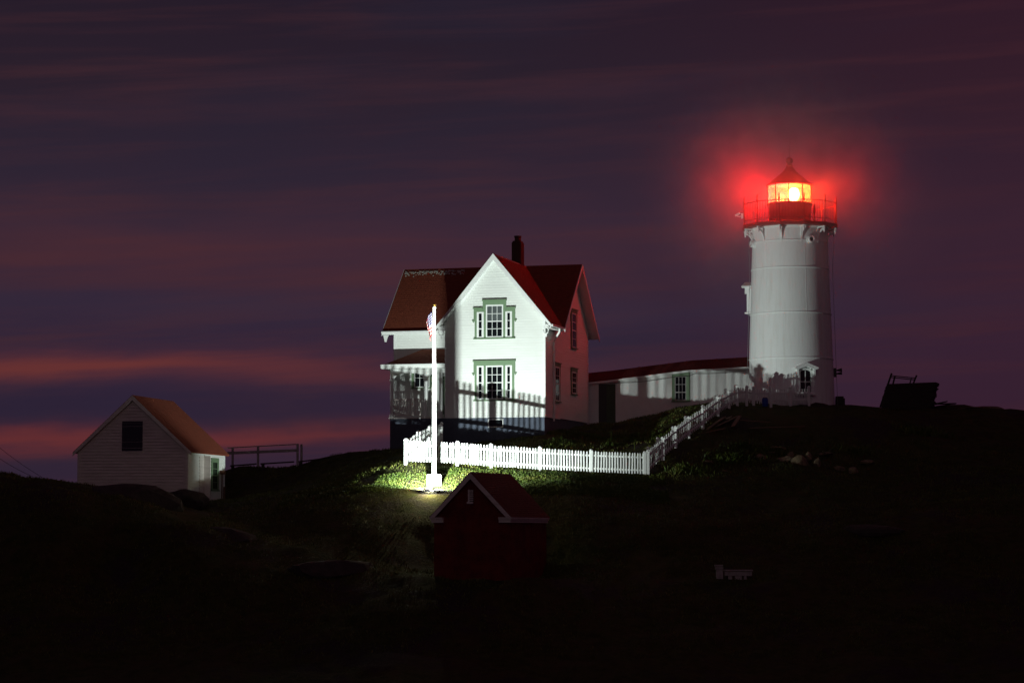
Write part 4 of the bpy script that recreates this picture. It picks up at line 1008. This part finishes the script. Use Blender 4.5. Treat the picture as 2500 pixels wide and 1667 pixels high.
star = mm('LESS_THAN', mm('ADD', mm('MULTIPLY', fu, fu), mm('MULTIPLY', fv, fv)), .09)
def mc(f_, a, c):
    x = t.nodes.new('ShaderNodeMix'); x.data_type = 'RGBA'; t.links.new(f_, x.inputs[0])
    for s_, v in ((x.inputs[6], a), (x.inputs[7], c)):
        if isinstance(v, tuple): s_.default_value = (*v, 1)
        else: t.links.new(v, s_)
    return x.outputs[2]
t.links.new(mc(canton, mc(stripe, (.75, .75, .75), (.55, .03, .03)), mc(star, (.03, .04, .20), (.75, .75, .75))), b.inputs['Base Color'])
FH, FWd = 1.15, 1.9; nu, nv = 48, 22; ztf = ft.z-.30
me = bpy.data.meshes.new('flag'); vs = []; uvs = []
for j in range(nv+1):
    for i in range(nu+1):
        u, v = i/nu, j/nv
        drop = u*1.02                                   # the fly hangs down beside the hoist
        spread = .08+.38*(u**.8)*(1-.35*u)
        fold = math.sin(u*17+v*1.4)*(.055+.06*u)+math.sin(u*7+v*3)*.05
        x = -.09-spread*(.35+.65*v)*(.45+.55*math.sin(u*2.6+.4))+.3*fold*.5
        y = -.02+fold+.04*math.sin(v*6+u*9)
        z = ztf-(1-v)*FH*.92-drop*(.30+.45*v)
        vs.append((x, y, z)); uvs.append((u, v))
fs = [(j*(nu+1)+i, j*(nu+1)+i+1, (j+1)*(nu+1)+i+1, (j+1)*(nu+1)+i) for j in range(nv) for i in range(nu)]
me.from_pydata(vs, [], fs); ul = me.uv_layers.new(name='UVMap')
for lp in me.loops: ul.data[lp.index].uv = uvs[lp.vertex_index]
for p in me.polygons: p.use_smooth = True
me.materials.append(FL); fo = bpy.data.objects.new('flag', me); C.objects.link(fo); fo.location = (fb.x, 115.25, 0)
sol = fo.modifiers.new('thickness', 'SOLIDIFY'); sol.thickness = .004
tag(fo, 'striped flag hanging limp from the top of the white flagpole', 'flag')
# floodlight
lp_ = P(1047.5, 1193, 112.5)
gl_ = gz(lp_.x, lp_.y)
aim = Vector((3.4, 11.0, 8.5)).normalized()
azm = math.atan2(aim.x, aim.y)
fl = thing('floodlight', 'small dark floodlight on the grass in front of the flagpole base', 'floodlight', (lp_.x, lp_.y, lp_.z))
def lf(x, y, z): return Vector((x, y, z))
bd = MB(); bd.hexa([(-.20, -.10, -.02), (.20, -.10, -.02), (.20, .06, -.06), (-.20, .06, -.06), (-.19, -.09, .06), (.19, -.09, .06), (.20, .0, .07), (-.20, .0, .07)])
bd.build('lamp_housing', DARK, fl, bevel=.008)
MB().tube([(-.21, -.03, 0), (-.21, -.03, -.16), (.21, -.03, -.16), (.21, -.03, 0)], .014, 6).build('lamp_yoke', DARK, fl)
MB().tube([(0, -.03, -.16), (0, -.03, -.6)], .025, 8).build('lamp_stake', DARK, fl)
for sx in (-1, 1): MB().hexa([(sx*.20, -.02, -.10), (sx*.212, -.02, -.10), (sx*.212, .17, -.10), (sx*.20, .17, -.10), (sx*.20, -.02, .10), (sx*.212, -.02, .10), (sx*.212, .17, .10), (sx*.20, .17, .10)]).build('side_light_block', DARK, fl)  # side plates added to keep the beam off the outbuilding front
MB().hexa([(-.19, .165, -.10), (.19, .165, -.10), (.19, .175, -.10), (-.19, .175, -.10), (-.19, .165, .036), (.19, .165, .036), (.19, .175, .036), (-.19, .175, .036)]).build('lower_light_block', DARK, fl)  # lip added to cut the beam on the ground just ahead
LG = mat('floodlight_glass', (.8, .8, .75), .3, emit=(1, 1, .93), estr=30)
MB().hexa([(-.17, .062, -.05), (.17, .062, -.05), (.17, .066, -.05), (-.17, .066, -.05), (-.17, .006, .062), (.17, .006, .062), (.17, .010, .064), (-.17, .010, .064)]).build('lamp_glass', LG, fl)
al = bpy.data.lights.new('flood_lamp', 'AREA'); al.shape = 'RECTANGLE'; al.size = .13; al.size_y = .045; al.energy = FLOOD_W; al.color = (.90, 1.0, .955)
ao = bpy.data.objects.new('flood_lamp', al); C.objects.link(ao); ao.parent = fl; ao.location = (0, .085, .045)
ao.rotation_euler = (-aim).to_track_quat('Z', 'Y').to_euler()

# light leaking out below and behind the housing
pl2 = bpy.data.lights.new('lamp_spill', 'POINT'); pl2.energy = 170; pl2.color = (1, .93, .50); pl2.shadow_soft_size = .05
p2 = bpy.data.objects.new('lamp_spill', pl2); C.objects.link(p2); p2.parent = fl; p2.location = (0, -.18, .11)
sd = bpy.data.lights.new('pole_spot', 'SPOT'); sd.energy = 24000; sd.color = (1, .97, .86); sd.spot_size = R(27); sd.spot_blend = .8; sd.shadow_soft_size = .03
so2 = bpy.data.objects.new('pole_spot', sd); C.objects.link(so2); so2.parent = fl; so2.location = (0, .04, .10)
so2.rotation_euler = (Vector((lp_.x, lp_.y, lp_.z+.1))-Vector((fb.x-.08, 115.2, lp_.z+6.3))).to_track_quat('Z', 'Y').to_euler()

# ================================================================== FENCES
PICK = {}
def picket_mesh(h, w=.066, t=.022):
    key = (round(h, 2), w, t)
    if key not in PICK:
        mb = MB(); pts = [(-w/2, 0, 0), (w/2, 0, 0), (w/2, 0, h-.05), (w*.36, 0, h-.02), (w*.12, 0, h), (-w*.12, 0, h), (-w*.36, 0, h-.02), (-w/2, 0, h-.05)]
        mb.prism(pts, (0, t, 0)); me = bpy.data.meshes.new('picket'); me.from_pydata(mb.v, [], mb.f)
        bm = bmesh.new(); bm.from_mesh(me); bmesh.ops.recalc_face_normals(bm, faces=bm.faces); bm.to_mesh(me); bm.free()
        me.materials.append(PW); PICK[key] = me
    return PICK[key]
def fence(path, label, group, h=.95, pitch=.128, post_every=None, face=-1, posts=None, post_h=.12, sag=0, cap=True, pw=.064, pt=.018, h_end=None):
    """path: world points of the ground line. face -1: pickets on the right-hand side of the walking direction"""
    o = thing('picket_fence', label, 'fence', path[0], 0, group)
    P0 = Vector(path[0]); hs = [h+(h_end-h)*k/(len(path)-1) for k in range(len(path))] if h_end else [h]*len(path)
    for si, (a, b) in enumerate(zip(path[:-1], path[1:])):
        a, b = Vector(a), Vector(b); d = b-a; hl = Vector((d.x, d.y, 0)); L = hl.length; dirh = hl.normalized(); ang = math.atan2(dirh.y, dirh.x)
        side = Vector((dirh.y, -dirh.x, 0))*(-face)*-1   # right-hand normal * face sign
        side = Vector((dirh.y, -dirh.x, 0))*(1 if face < 0 else -1)
        n_ = max(1, int(L/pitch)); h0, h1 = hs[si], hs[si+1]
        dz = d.z
        for za_, zb2_, hh in ((.20, .20, .08), (h0-.20, h1-.20, .08)):
            p, q = a-P0+Vector((0, 0, za_)), b-P0+Vector((0, 0, zb2_)); MB().bar(p, q, .04, hh).build('rail', PW, o)
        for i in range(n_):
            f_ = (i+.5)/n_; c = a.lerp(b, f_)-P0+side*.034; c.z += .03+random.gauss(0, .008)
            pk = obj_of(picket_mesh(round((h0+(h1-h0)*f_-.03)/.03)*.03, pw, pt), 'picket', o, c-(Vector((-dirh.y, dirh.x, 0))*.011), (random.uniform(-.02, .02), random.gauss(0, .013), ang+random.uniform(-.05, .05)))
    if posts is None: posts = path
    pmesh = None
    for p, hp in zip(posts, hs):
        p = Vector(p)-P0
        if pmesh is None:
            mb = MB(); mb.box(-.065, .065, -.065, .065, -.5, h+post_h-.06)
            mb.box(-.085, .085, -.085, .085, h+post_h-.06, h+post_h-.02); mb.lathe([(.08, h+post_h-.02), (.05, h+post_h+.03), (.0001, h+post_h+.05)], 8)
            po = mb.build('fence_post', PW, o); pmesh = po.data; po.location = p
        else: obj_of(pmesh, 'fence_post', o, p+Vector((0, 0, hp-h)))
    return o
# front run
fpts = [P(px, py, Y) for px, py, Y in ((990, 1127, 117.3), (1116.5, 1132.5, 117.3), (1198.5, 1139, 117.3), (1318, 1146.5, 117.25), (1443, 1153.5, 117.2), (1574, 1158.5, 117.1))]
fence(fpts, 'long white picket fence run brightly lit across the yard in front of the house', 'white picket fences', h=.99, post_h=.05)
# left run going back to the house
lpts = [P(px, py, Y) for px, py, Y in ((992, 1127, 117.4), (1021, 1108, 119.4), (1049, 1094, 121.4), (1078, 1085, 123.4))]
fence(lpts, 'short white picket fence run climbing back to the house behind the flagpole', 'white picket fences', h=.99, post_h=.06, face=1)
# right run, two parallel lines up to the tower
base = [(1582, 1155, 117.1), (1618, 1120, 118.5), (1650, 1091, 119.6), (1682, 1065, 120.8), (1716, 1042, 122.0), (1753, 1011, 123.4), (1780, 995, 124.6), (1800, 985, 125.2)]
rp1 = [P(*q) for q in base]
fence(rp1, 'white picket fence seen from its unlit side climbing the slope towards the tower', 'white picket fences', h=1.0, post_h=.03, face=1, pitch=.17, pt=.014, pw=.06, h_end=.74)
rp2 = [P(px, py, Y) for px, py, Y in ((1582, 1148, 118.4), (1606, 1122, 119.4), (1643, 1092, 120.6), (1674, 1064, 121.8), (1716, 1034, 123.2), (1746, 1008, 124.6), (1772, 988, 125.8), (1796, 976, 126.8))]
fence(rp2, 'inner white picket fence climbing the slope just behind the outer one, with lit post caps', 'white picket fences', h=.95, post_h=.12, face=1, pitch=.21, pt=.014, pw=.055, h_end=.60)
rp3 = [P(px, py, Y) for px, py, Y in ((1800, 983, 125.25), (1823, 984, 125.8), (1840, 986, 126.0), (1882, 987, 126.1), (1930, 986, 126.1), (1975, 985, 126.2))]
fence(rp3, 'low white picket fence running past the foot of the tower', 'white picket fences', h=.74, post_h=.10, face=1, pitch=.12)

# white rail fence and low dark rail beyond the outbuilding
rf = thing('rail_fence', 'dim white post and rail fence behind the small outbuilding against the sky', 'fence', P(640, 1140, 127))
q0 = rf.location.copy()
for px, t_, b_ in ((568, 1092, 1146), (630, 1090, 1141), (726.5, 1083, 1142), (736, 1084, 1137)):
    a, c = P(px, t_, 127)-q0, P(px, b_+4, 127)-q0; MB().bar(a, c, .11, .11).build('post', PWF, rf)
for y0, y1, hh in ((1093, 1084, .05), (1106, 1099, .14)):
    MB().bar(P(555, y0, 127.06)-q0, P(728, y1, 127.06)-q0, .04, hh).build('rail', PWF, rf)
bw = thing('boardwalk_rail', 'low dark wooden rail running along the crest towards the house', 'railing', P(740, 1130, 126.4)); q0 = bw.location.copy()
segs = [(554, 1137), (628, 1132), (720, 1127), (810, 1117), (900, 1109), (946, 1106)]
for (x0, y0), (x1, y1) in zip(segs[:-1], segs[1:]):
    MB().bar(P(x0+8, y0, 126.4)-q0, P(x1-2, y1, 126.4)-q0, .12, .07).build('rail', WOODD, bw)
    MB().bar(P(x0+14, y0, 126.4)-q0, P(x0+14, y0+22, 126.4)-q0, .15, .15).build('post', WOODD, bw)
for i, (a, b, lab) in enumerate((((-40, 1060), (118, 1174), 'upper thin utility wire slanting down behind the left rock mound'), ((-40, 1092), (100, 1172), 'lower thin utility wire slanting down behind the left rock mound'))):
    p, q = P(*a, 125), P(*b, 125); pts = [p.lerp(q, k/8)-Vector((0, 0, .12*math.sin(math.pi*k/8))) for k in range(9)]
    tag(MB().tube(pts, .010, 5).build('utility_wire', DARK), lab, 'wire', 'utility wires')

# ================================================================== small things around
def rock(px, py, Y, rx, ry, rz_, label, seed, rot=0, name='rock', sub=3, sink=.35, m=None, facet=True):
    r_ = random.Random(seed); bm = bmesh.new(); bmesh.ops.create_icosphere(bm, subdivisions=sub, radius=1)
    planes = [(Vector((r_.gauss(0, 1), r_.gauss(0, 1), r_.gauss(0, 1))).normalized(), r_.uniform(.42, .82)) for _ in range(18)] if facet else [(Vector((r_.gauss(0, 1), r_.gauss(0, 1), r_.gauss(0, 1))).normalized(), r_.uniform(.6, .9)) for _ in range(7)]
    offs = Vector((r_.random()*50, r_.random()*50, 0))
    from mathutils import noise as mn
    for v in bm.verts:
        for nn, dd in planes:
            q = v.co.dot(nn)
            if q > dd: v.co -= nn*(q-dd)
        v.co *= 1+.10*mn.noise(v.co*1.6+offs)+.05*mn.noise(v.co*4+offs)
        v.co = Vector((v.co.x*rx, v.co.y*ry, v.co.z*rz_))
    me = bpy.data.meshes.new(name); bm.to_mesh(me); bm.free(); me.materials.append(m or ROCK)
    for p in me.polygons: p.use_smooth = True
    me.set_sharp_from_angle(angle=R(18))
    o = bpy.data.objects.new(name, me); C.objects.link(o); c = P(px, py, Y); o.location = c; o.rotation_euler = (0, 0, rot)
    return tag(o, label, 'rock', 'rocks on the knoll')
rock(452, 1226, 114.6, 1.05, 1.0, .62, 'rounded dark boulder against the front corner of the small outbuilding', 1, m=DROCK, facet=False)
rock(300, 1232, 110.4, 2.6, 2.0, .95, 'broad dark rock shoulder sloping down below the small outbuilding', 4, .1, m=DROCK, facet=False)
rock(1860, 1121, 119.2, .62, .5, .30, 'flat topped rock at the left end of the lit outcrop', 12, .3)
rock(1952, 1135, 118.4, .58, .5, .48, 'large tan boulder in the middle of the outcrop below the tower', 13, 1.0)
rock(1995, 1132, 118.3, .24, .35, .52, 'narrow upright slab standing just right of the large tan boulder', 14, .2)
rock(1918, 1124, 118.8, .5, .45, .36, 'blocky rock wedged between the flat rock and the tan boulder', 15, .5)
rock(1690, 1145, 117.6, .34, .3, .13, 'small pale stone lying below the sloping picket fence', 16, .4)
rock(1730, 1128, 118.3, .42, .3, .14, 'long low stone in the brambles right of the sloping picket fence', 17, .9)
rock(2048, 1147, 118, .34, .3, .28, 'small rock to the right of the upright slab', 18, .1)
rock(2082, 1152, 117.6, .52, .4, .30, 'rightmost dim rock of the outcrop below the tower', 19, 1.3)
rock(1900, 1094, 120.6, .75, .5, .16, 'low ledge of rock just above the tan boulder', 20, .2)
rock(2380, 1001, 131, 1.6, .9, .30, 'low dark ledge on the skyline at the far right', 21, .2)
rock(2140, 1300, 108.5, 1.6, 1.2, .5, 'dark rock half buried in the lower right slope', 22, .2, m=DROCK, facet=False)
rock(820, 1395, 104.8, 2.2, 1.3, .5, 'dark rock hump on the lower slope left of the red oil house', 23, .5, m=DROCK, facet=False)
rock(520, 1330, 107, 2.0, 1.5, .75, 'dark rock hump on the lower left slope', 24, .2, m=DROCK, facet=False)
for px, py, Y, a_, b_, c_, lab, sd_ in (
    (1878, 1108, 119.9, .55, .4, .20, 'thin shelf of rock stepping up behind the flat topped rock', 31),
    (1930, 1112, 119.4, .34, .3, .24, 'angular rock resting above the blocky wedged rock', 32),
    (1975, 1118, 119.0, .26, .3, .34, 'tall narrow rock filling the gap between tan boulder and upright slab', 33),
    (1815, 1132, 118.6, .36, .3, .13, 'low flat stone among brambles left of the flat topped rock', 34),
    (2015, 1108, 119.8, .55, .4, .16, 'low rock ledge above the upright slab', 35),
    (1770, 1150, 117.4, .22, .2, .10, 'small stone below the brambles right of the sloping fence', 36),
    (2120, 1130, 119.0, .6, .4, .18, 'faint flat rock right of the outcrop below the tower', 37)):
    rock(px, py, Y, a_, b_, c_, lab, sd_, sd_*.7)
# blocks and barrel by the tower
def crate(px0, px1, py0, py1, Y, dpt, m, name, label, cat):
    a, b = P(px0, py1, Y), P(px1, py0, Y); t = thing(name, label, cat, ((a.x+b.x)/2, Y, a.z)); w_, h_ = b.x-a.x, b.z-a.z
    MB().box(-w_/2, w_/2, 0, dpt, -.2, h_*.72).build('box_body', m, t, bevel=.02); MB().box(-w_/2, w_/2-.15*w_, -.02, dpt*.9, h_*.72, h_).build('box_lid', m, t, bevel=.02)
    for s_ in (-.3, .25): MB().box(w_*s_-.02, w_*s_+.02, -.03, -.001, .02, h_*.70).build('batten', m, t)
crate(2042, 2063, 967, 984, 128.8, .5, WOODD, 'equipment_box', 'dark equipment box beside the right foot of the tower', 'box')
a = P(1868, 990, 125.4)
brl = thing('blue_barrel', 'small blue plastic barrel standing in front of the tower foot', 'barrel', (a.x, a.y, a.z-.05))
MB().lathe([(.13, 0), (.15, .04), (.15, .13), (.162, .15), (.15, .17), (.15, .28), (.162, .30), (.15, .32), (.14, .40), (.12, .42)], 20).build('barrel_body', BLUE, brl, smooth=True)
MB().lathe([(.11, .42), (.11, .45), (.10, .455)], 16).build('barrel_lid', DARK, brl, smooth=True)
def plank(a, b, w_, t_, label, group='loose boards beside the sloping fence', m=WOOD, name='plank'):
    o = MB().bar(a, b, w_, t_, (0, .25, 1)).build(name, m, bevel=.006); tag(o, label, 'plank', group)
for (x0, y0, Y0, x1, y1, Y1, w_, lab) in (
    (1712, 1058, 121.6, 1768, 1018, 123.0, .24, 'wide loose board lying against the outer sloping fence'),
    (1750, 1040, 122.2, 1800, 1016, 123.2, .26, 'pale wide board leaning at the top of the lumber heap by the fence'),
    (1789, 1041, 122.2, 1806, 1015, 123.0, .22, 'short pale board standing at the right end of the lumber heap'),
    (1706, 1060, 121.3, 1770, 1046, 121.8, .16, 'lowest narrow board of the lumber heap by the fence'),
    (1775, 1022, 123.2, 1784, 1014, 123.8, .26, 'stubby board end poking up in the middle of the lumber heap'),
    (1807, 1026, 123.0, 1880, 1031, 123.0, .10, 'long thin board lying on the dark slope below the tower'),
    (1830, 1045, 122.4, 1965, 1041, 122.8, .09, 'lowest long board lying on the dark slope below the tower'),
    (1790, 1000, 124.8, 1845, 1008, 124.6, .12, 'dim board lying between the fence top and the blue barrel')):
    plank(P(x0, y0, Y0), P(x1, y1, Y1), w_, .045, lab)
for px, py, lab in ((1947, 1001, 'small white stone on the dark ground left below the tower window'), (2006, 1002, 'small grey stone on the dark ground right below the tower window')):
    rock(px, py+1, 125.5, .09, .07, .05, lab, px, m=PLINTH, sub=2)
# stack of boards on the skyline with a tilted frame
st = thing('board_stack', 'dark leaning stack of boards with ragged ends on the right skyline', 'lumber stack', P(2230, 996, 131)); q0 = st.location.copy()
nB = 22
for i in range(nB):
    f_ = i/(nB-1); yl = 996-f_*(996-940); yr = 1002-f_*(1002-935.5)
    xl = 2155+f_*13+random.uniform(-2, 2); xr = 2278+f_*10+random.uniform(-5, 3) if f_ < .92 else 2289
    MB().bar(P(xl, yl, 131.4)-q0, P(xr, yr, 130.6)-q0, 1.2, (56/nB)*.0215, (0, 0, 1)).build('board', WOODD, st)
frm = thing('scaffold_frame', 'tilted dark ladder-like frame rising behind the board stack', 'scaffold', P(2160, 993, 131.8)); q0 = frm.location.copy()
for (a, b, w_) in (((2149, 994), (2177, 911), .09), ((2226, 945), (2238, 916), .08), ((2178, 946), (2185, 918), .08), ((2220, 940), (2225, 924), .06)):
    MB().bar(P(*a, 131.9)-q0, P(*b, 131.9)-q0, w_, w_).build('upright', WOODD, frm)
for (a, b, w_) in (((2176, 917), (2236, 923), .05), ((2174, 921), (2234, 927), .05), ((2160, 965), (2176, 967), .05)):
    MB().bar(P(*a, 131.9)-q0, P(*b, 131.9)-q0, w_, w_).build('crossbar', WOODD, frm)
for (a, b, lab) in (((2275, 987), (2312, 980), 'upper loose board end sticking out right of the board stack'), ((2280, 986), (2334, 985), 'longest thin board sticking out right of the board stack'), ((2285, 992), (2318, 988), 'lowest loose board right of the board stack')):
    plank(P(*a, 130.8), P(*b, 131.2), .14, .045, lab, 'loose boards beside the board stack', WOODD)
# low white structure in the lower right
bx_ = thing('bench', 'dim white weathered bench with raised left end post low on the right slope', 'bench', P(1790, 1418, 104)); q0 = bx_.location.copy()
gq = lambda px, py, dy=0: P(px, py, 104+dy)-q0
def pbox(x0, x1, y0, y1, d0, d1, nm):
    a, b = gq(x0, y1), gq(x1, y0); MB().box(a.x, b.x, d0, d1, a.z, b.z).build(nm, PWF, bx_, bevel=.01)
pbox(1749, 1765.5, 1390, 1425, 0, .25, 'end_post'); pbox(1745, 1765, 1378, 1382, -.05, .3, 'post_cap'); pbox(1746.5, 1766, 1383, 1389.5, -.02, .27, 'post_collar')
pbox(1767.5, 1838, 1390, 1393.5, -.06, .4, 'seat'); pbox(1769, 1836, 1394.5, 1405, 0, .05, 'front_board'); 
for x0, x1, y1 in ((1778, 1788, 1418), (1794, 1812, 1422), (1816, 1823, 1414)): pbox(x0, x1, 1405.5, y1, .01, .06, 'leg')
pbox(1827, 1837, 1405.5, 1420, .3, .36, 'leg')
# tall weeds in the yard
def weed(px, py0, py1, Y, label, seed):
    r_ = random.Random(seed); b0 = P(px, py0, Y); h = P(px, py1, Y).z-b0.z; t = thing('tall_weed', label, 'weed', b0, 0, 'tall weeds in the yard')
    MB().tube([(0, 0, -.1), (.01, 0, h*.5), (.03, 0, h)], [.012, .009, .004], 5).build('stem', LEAFM, t)
    mb = MB()
    for i in range(26):
        z = h*(.12+.88*r_.random()); a = r_.random()*6.3; l = .05+.09*r_.random()*(1.1-z/h*.6); d = Vector((math.cos(a), math.sin(a), .3)); s_ = Vector((-d.y, d.x, 0))*.028; c = Vector((.02*z, 0, z))
        mb.face([c, c+d*l*.5+s_, c+d*l, c+d*l*.5-s_])
    mb.build('leaves', LEAFM, t)
weed(1491, 1082, 1049, 121.5, 'tallest weed standing alone in the yard behind the front fence', 1)
weed(1549, 1098, 1073, 120.0, 'bright green weed just left of the foot of the sloping fence', 2)
weed(1484, 1084, 1070, 121.2, 'short weed at the left foot of the tallest weed', 3)
weed(1592, 1072, 1054, 122.0, 'leafy weed beside the inner sloping fence', 4)
weed(2394, 1028, 1003, 128.0, 'pale dry weed catching light near the right edge below the skyline', 5)
weed(2010, 1113, 1098, 119.6, 'short weed growing on top of the rock outcrop', 6)

bpy.context.view_layer.update()
# sink check is left to the terrain; every object above sits on or just inside the ground
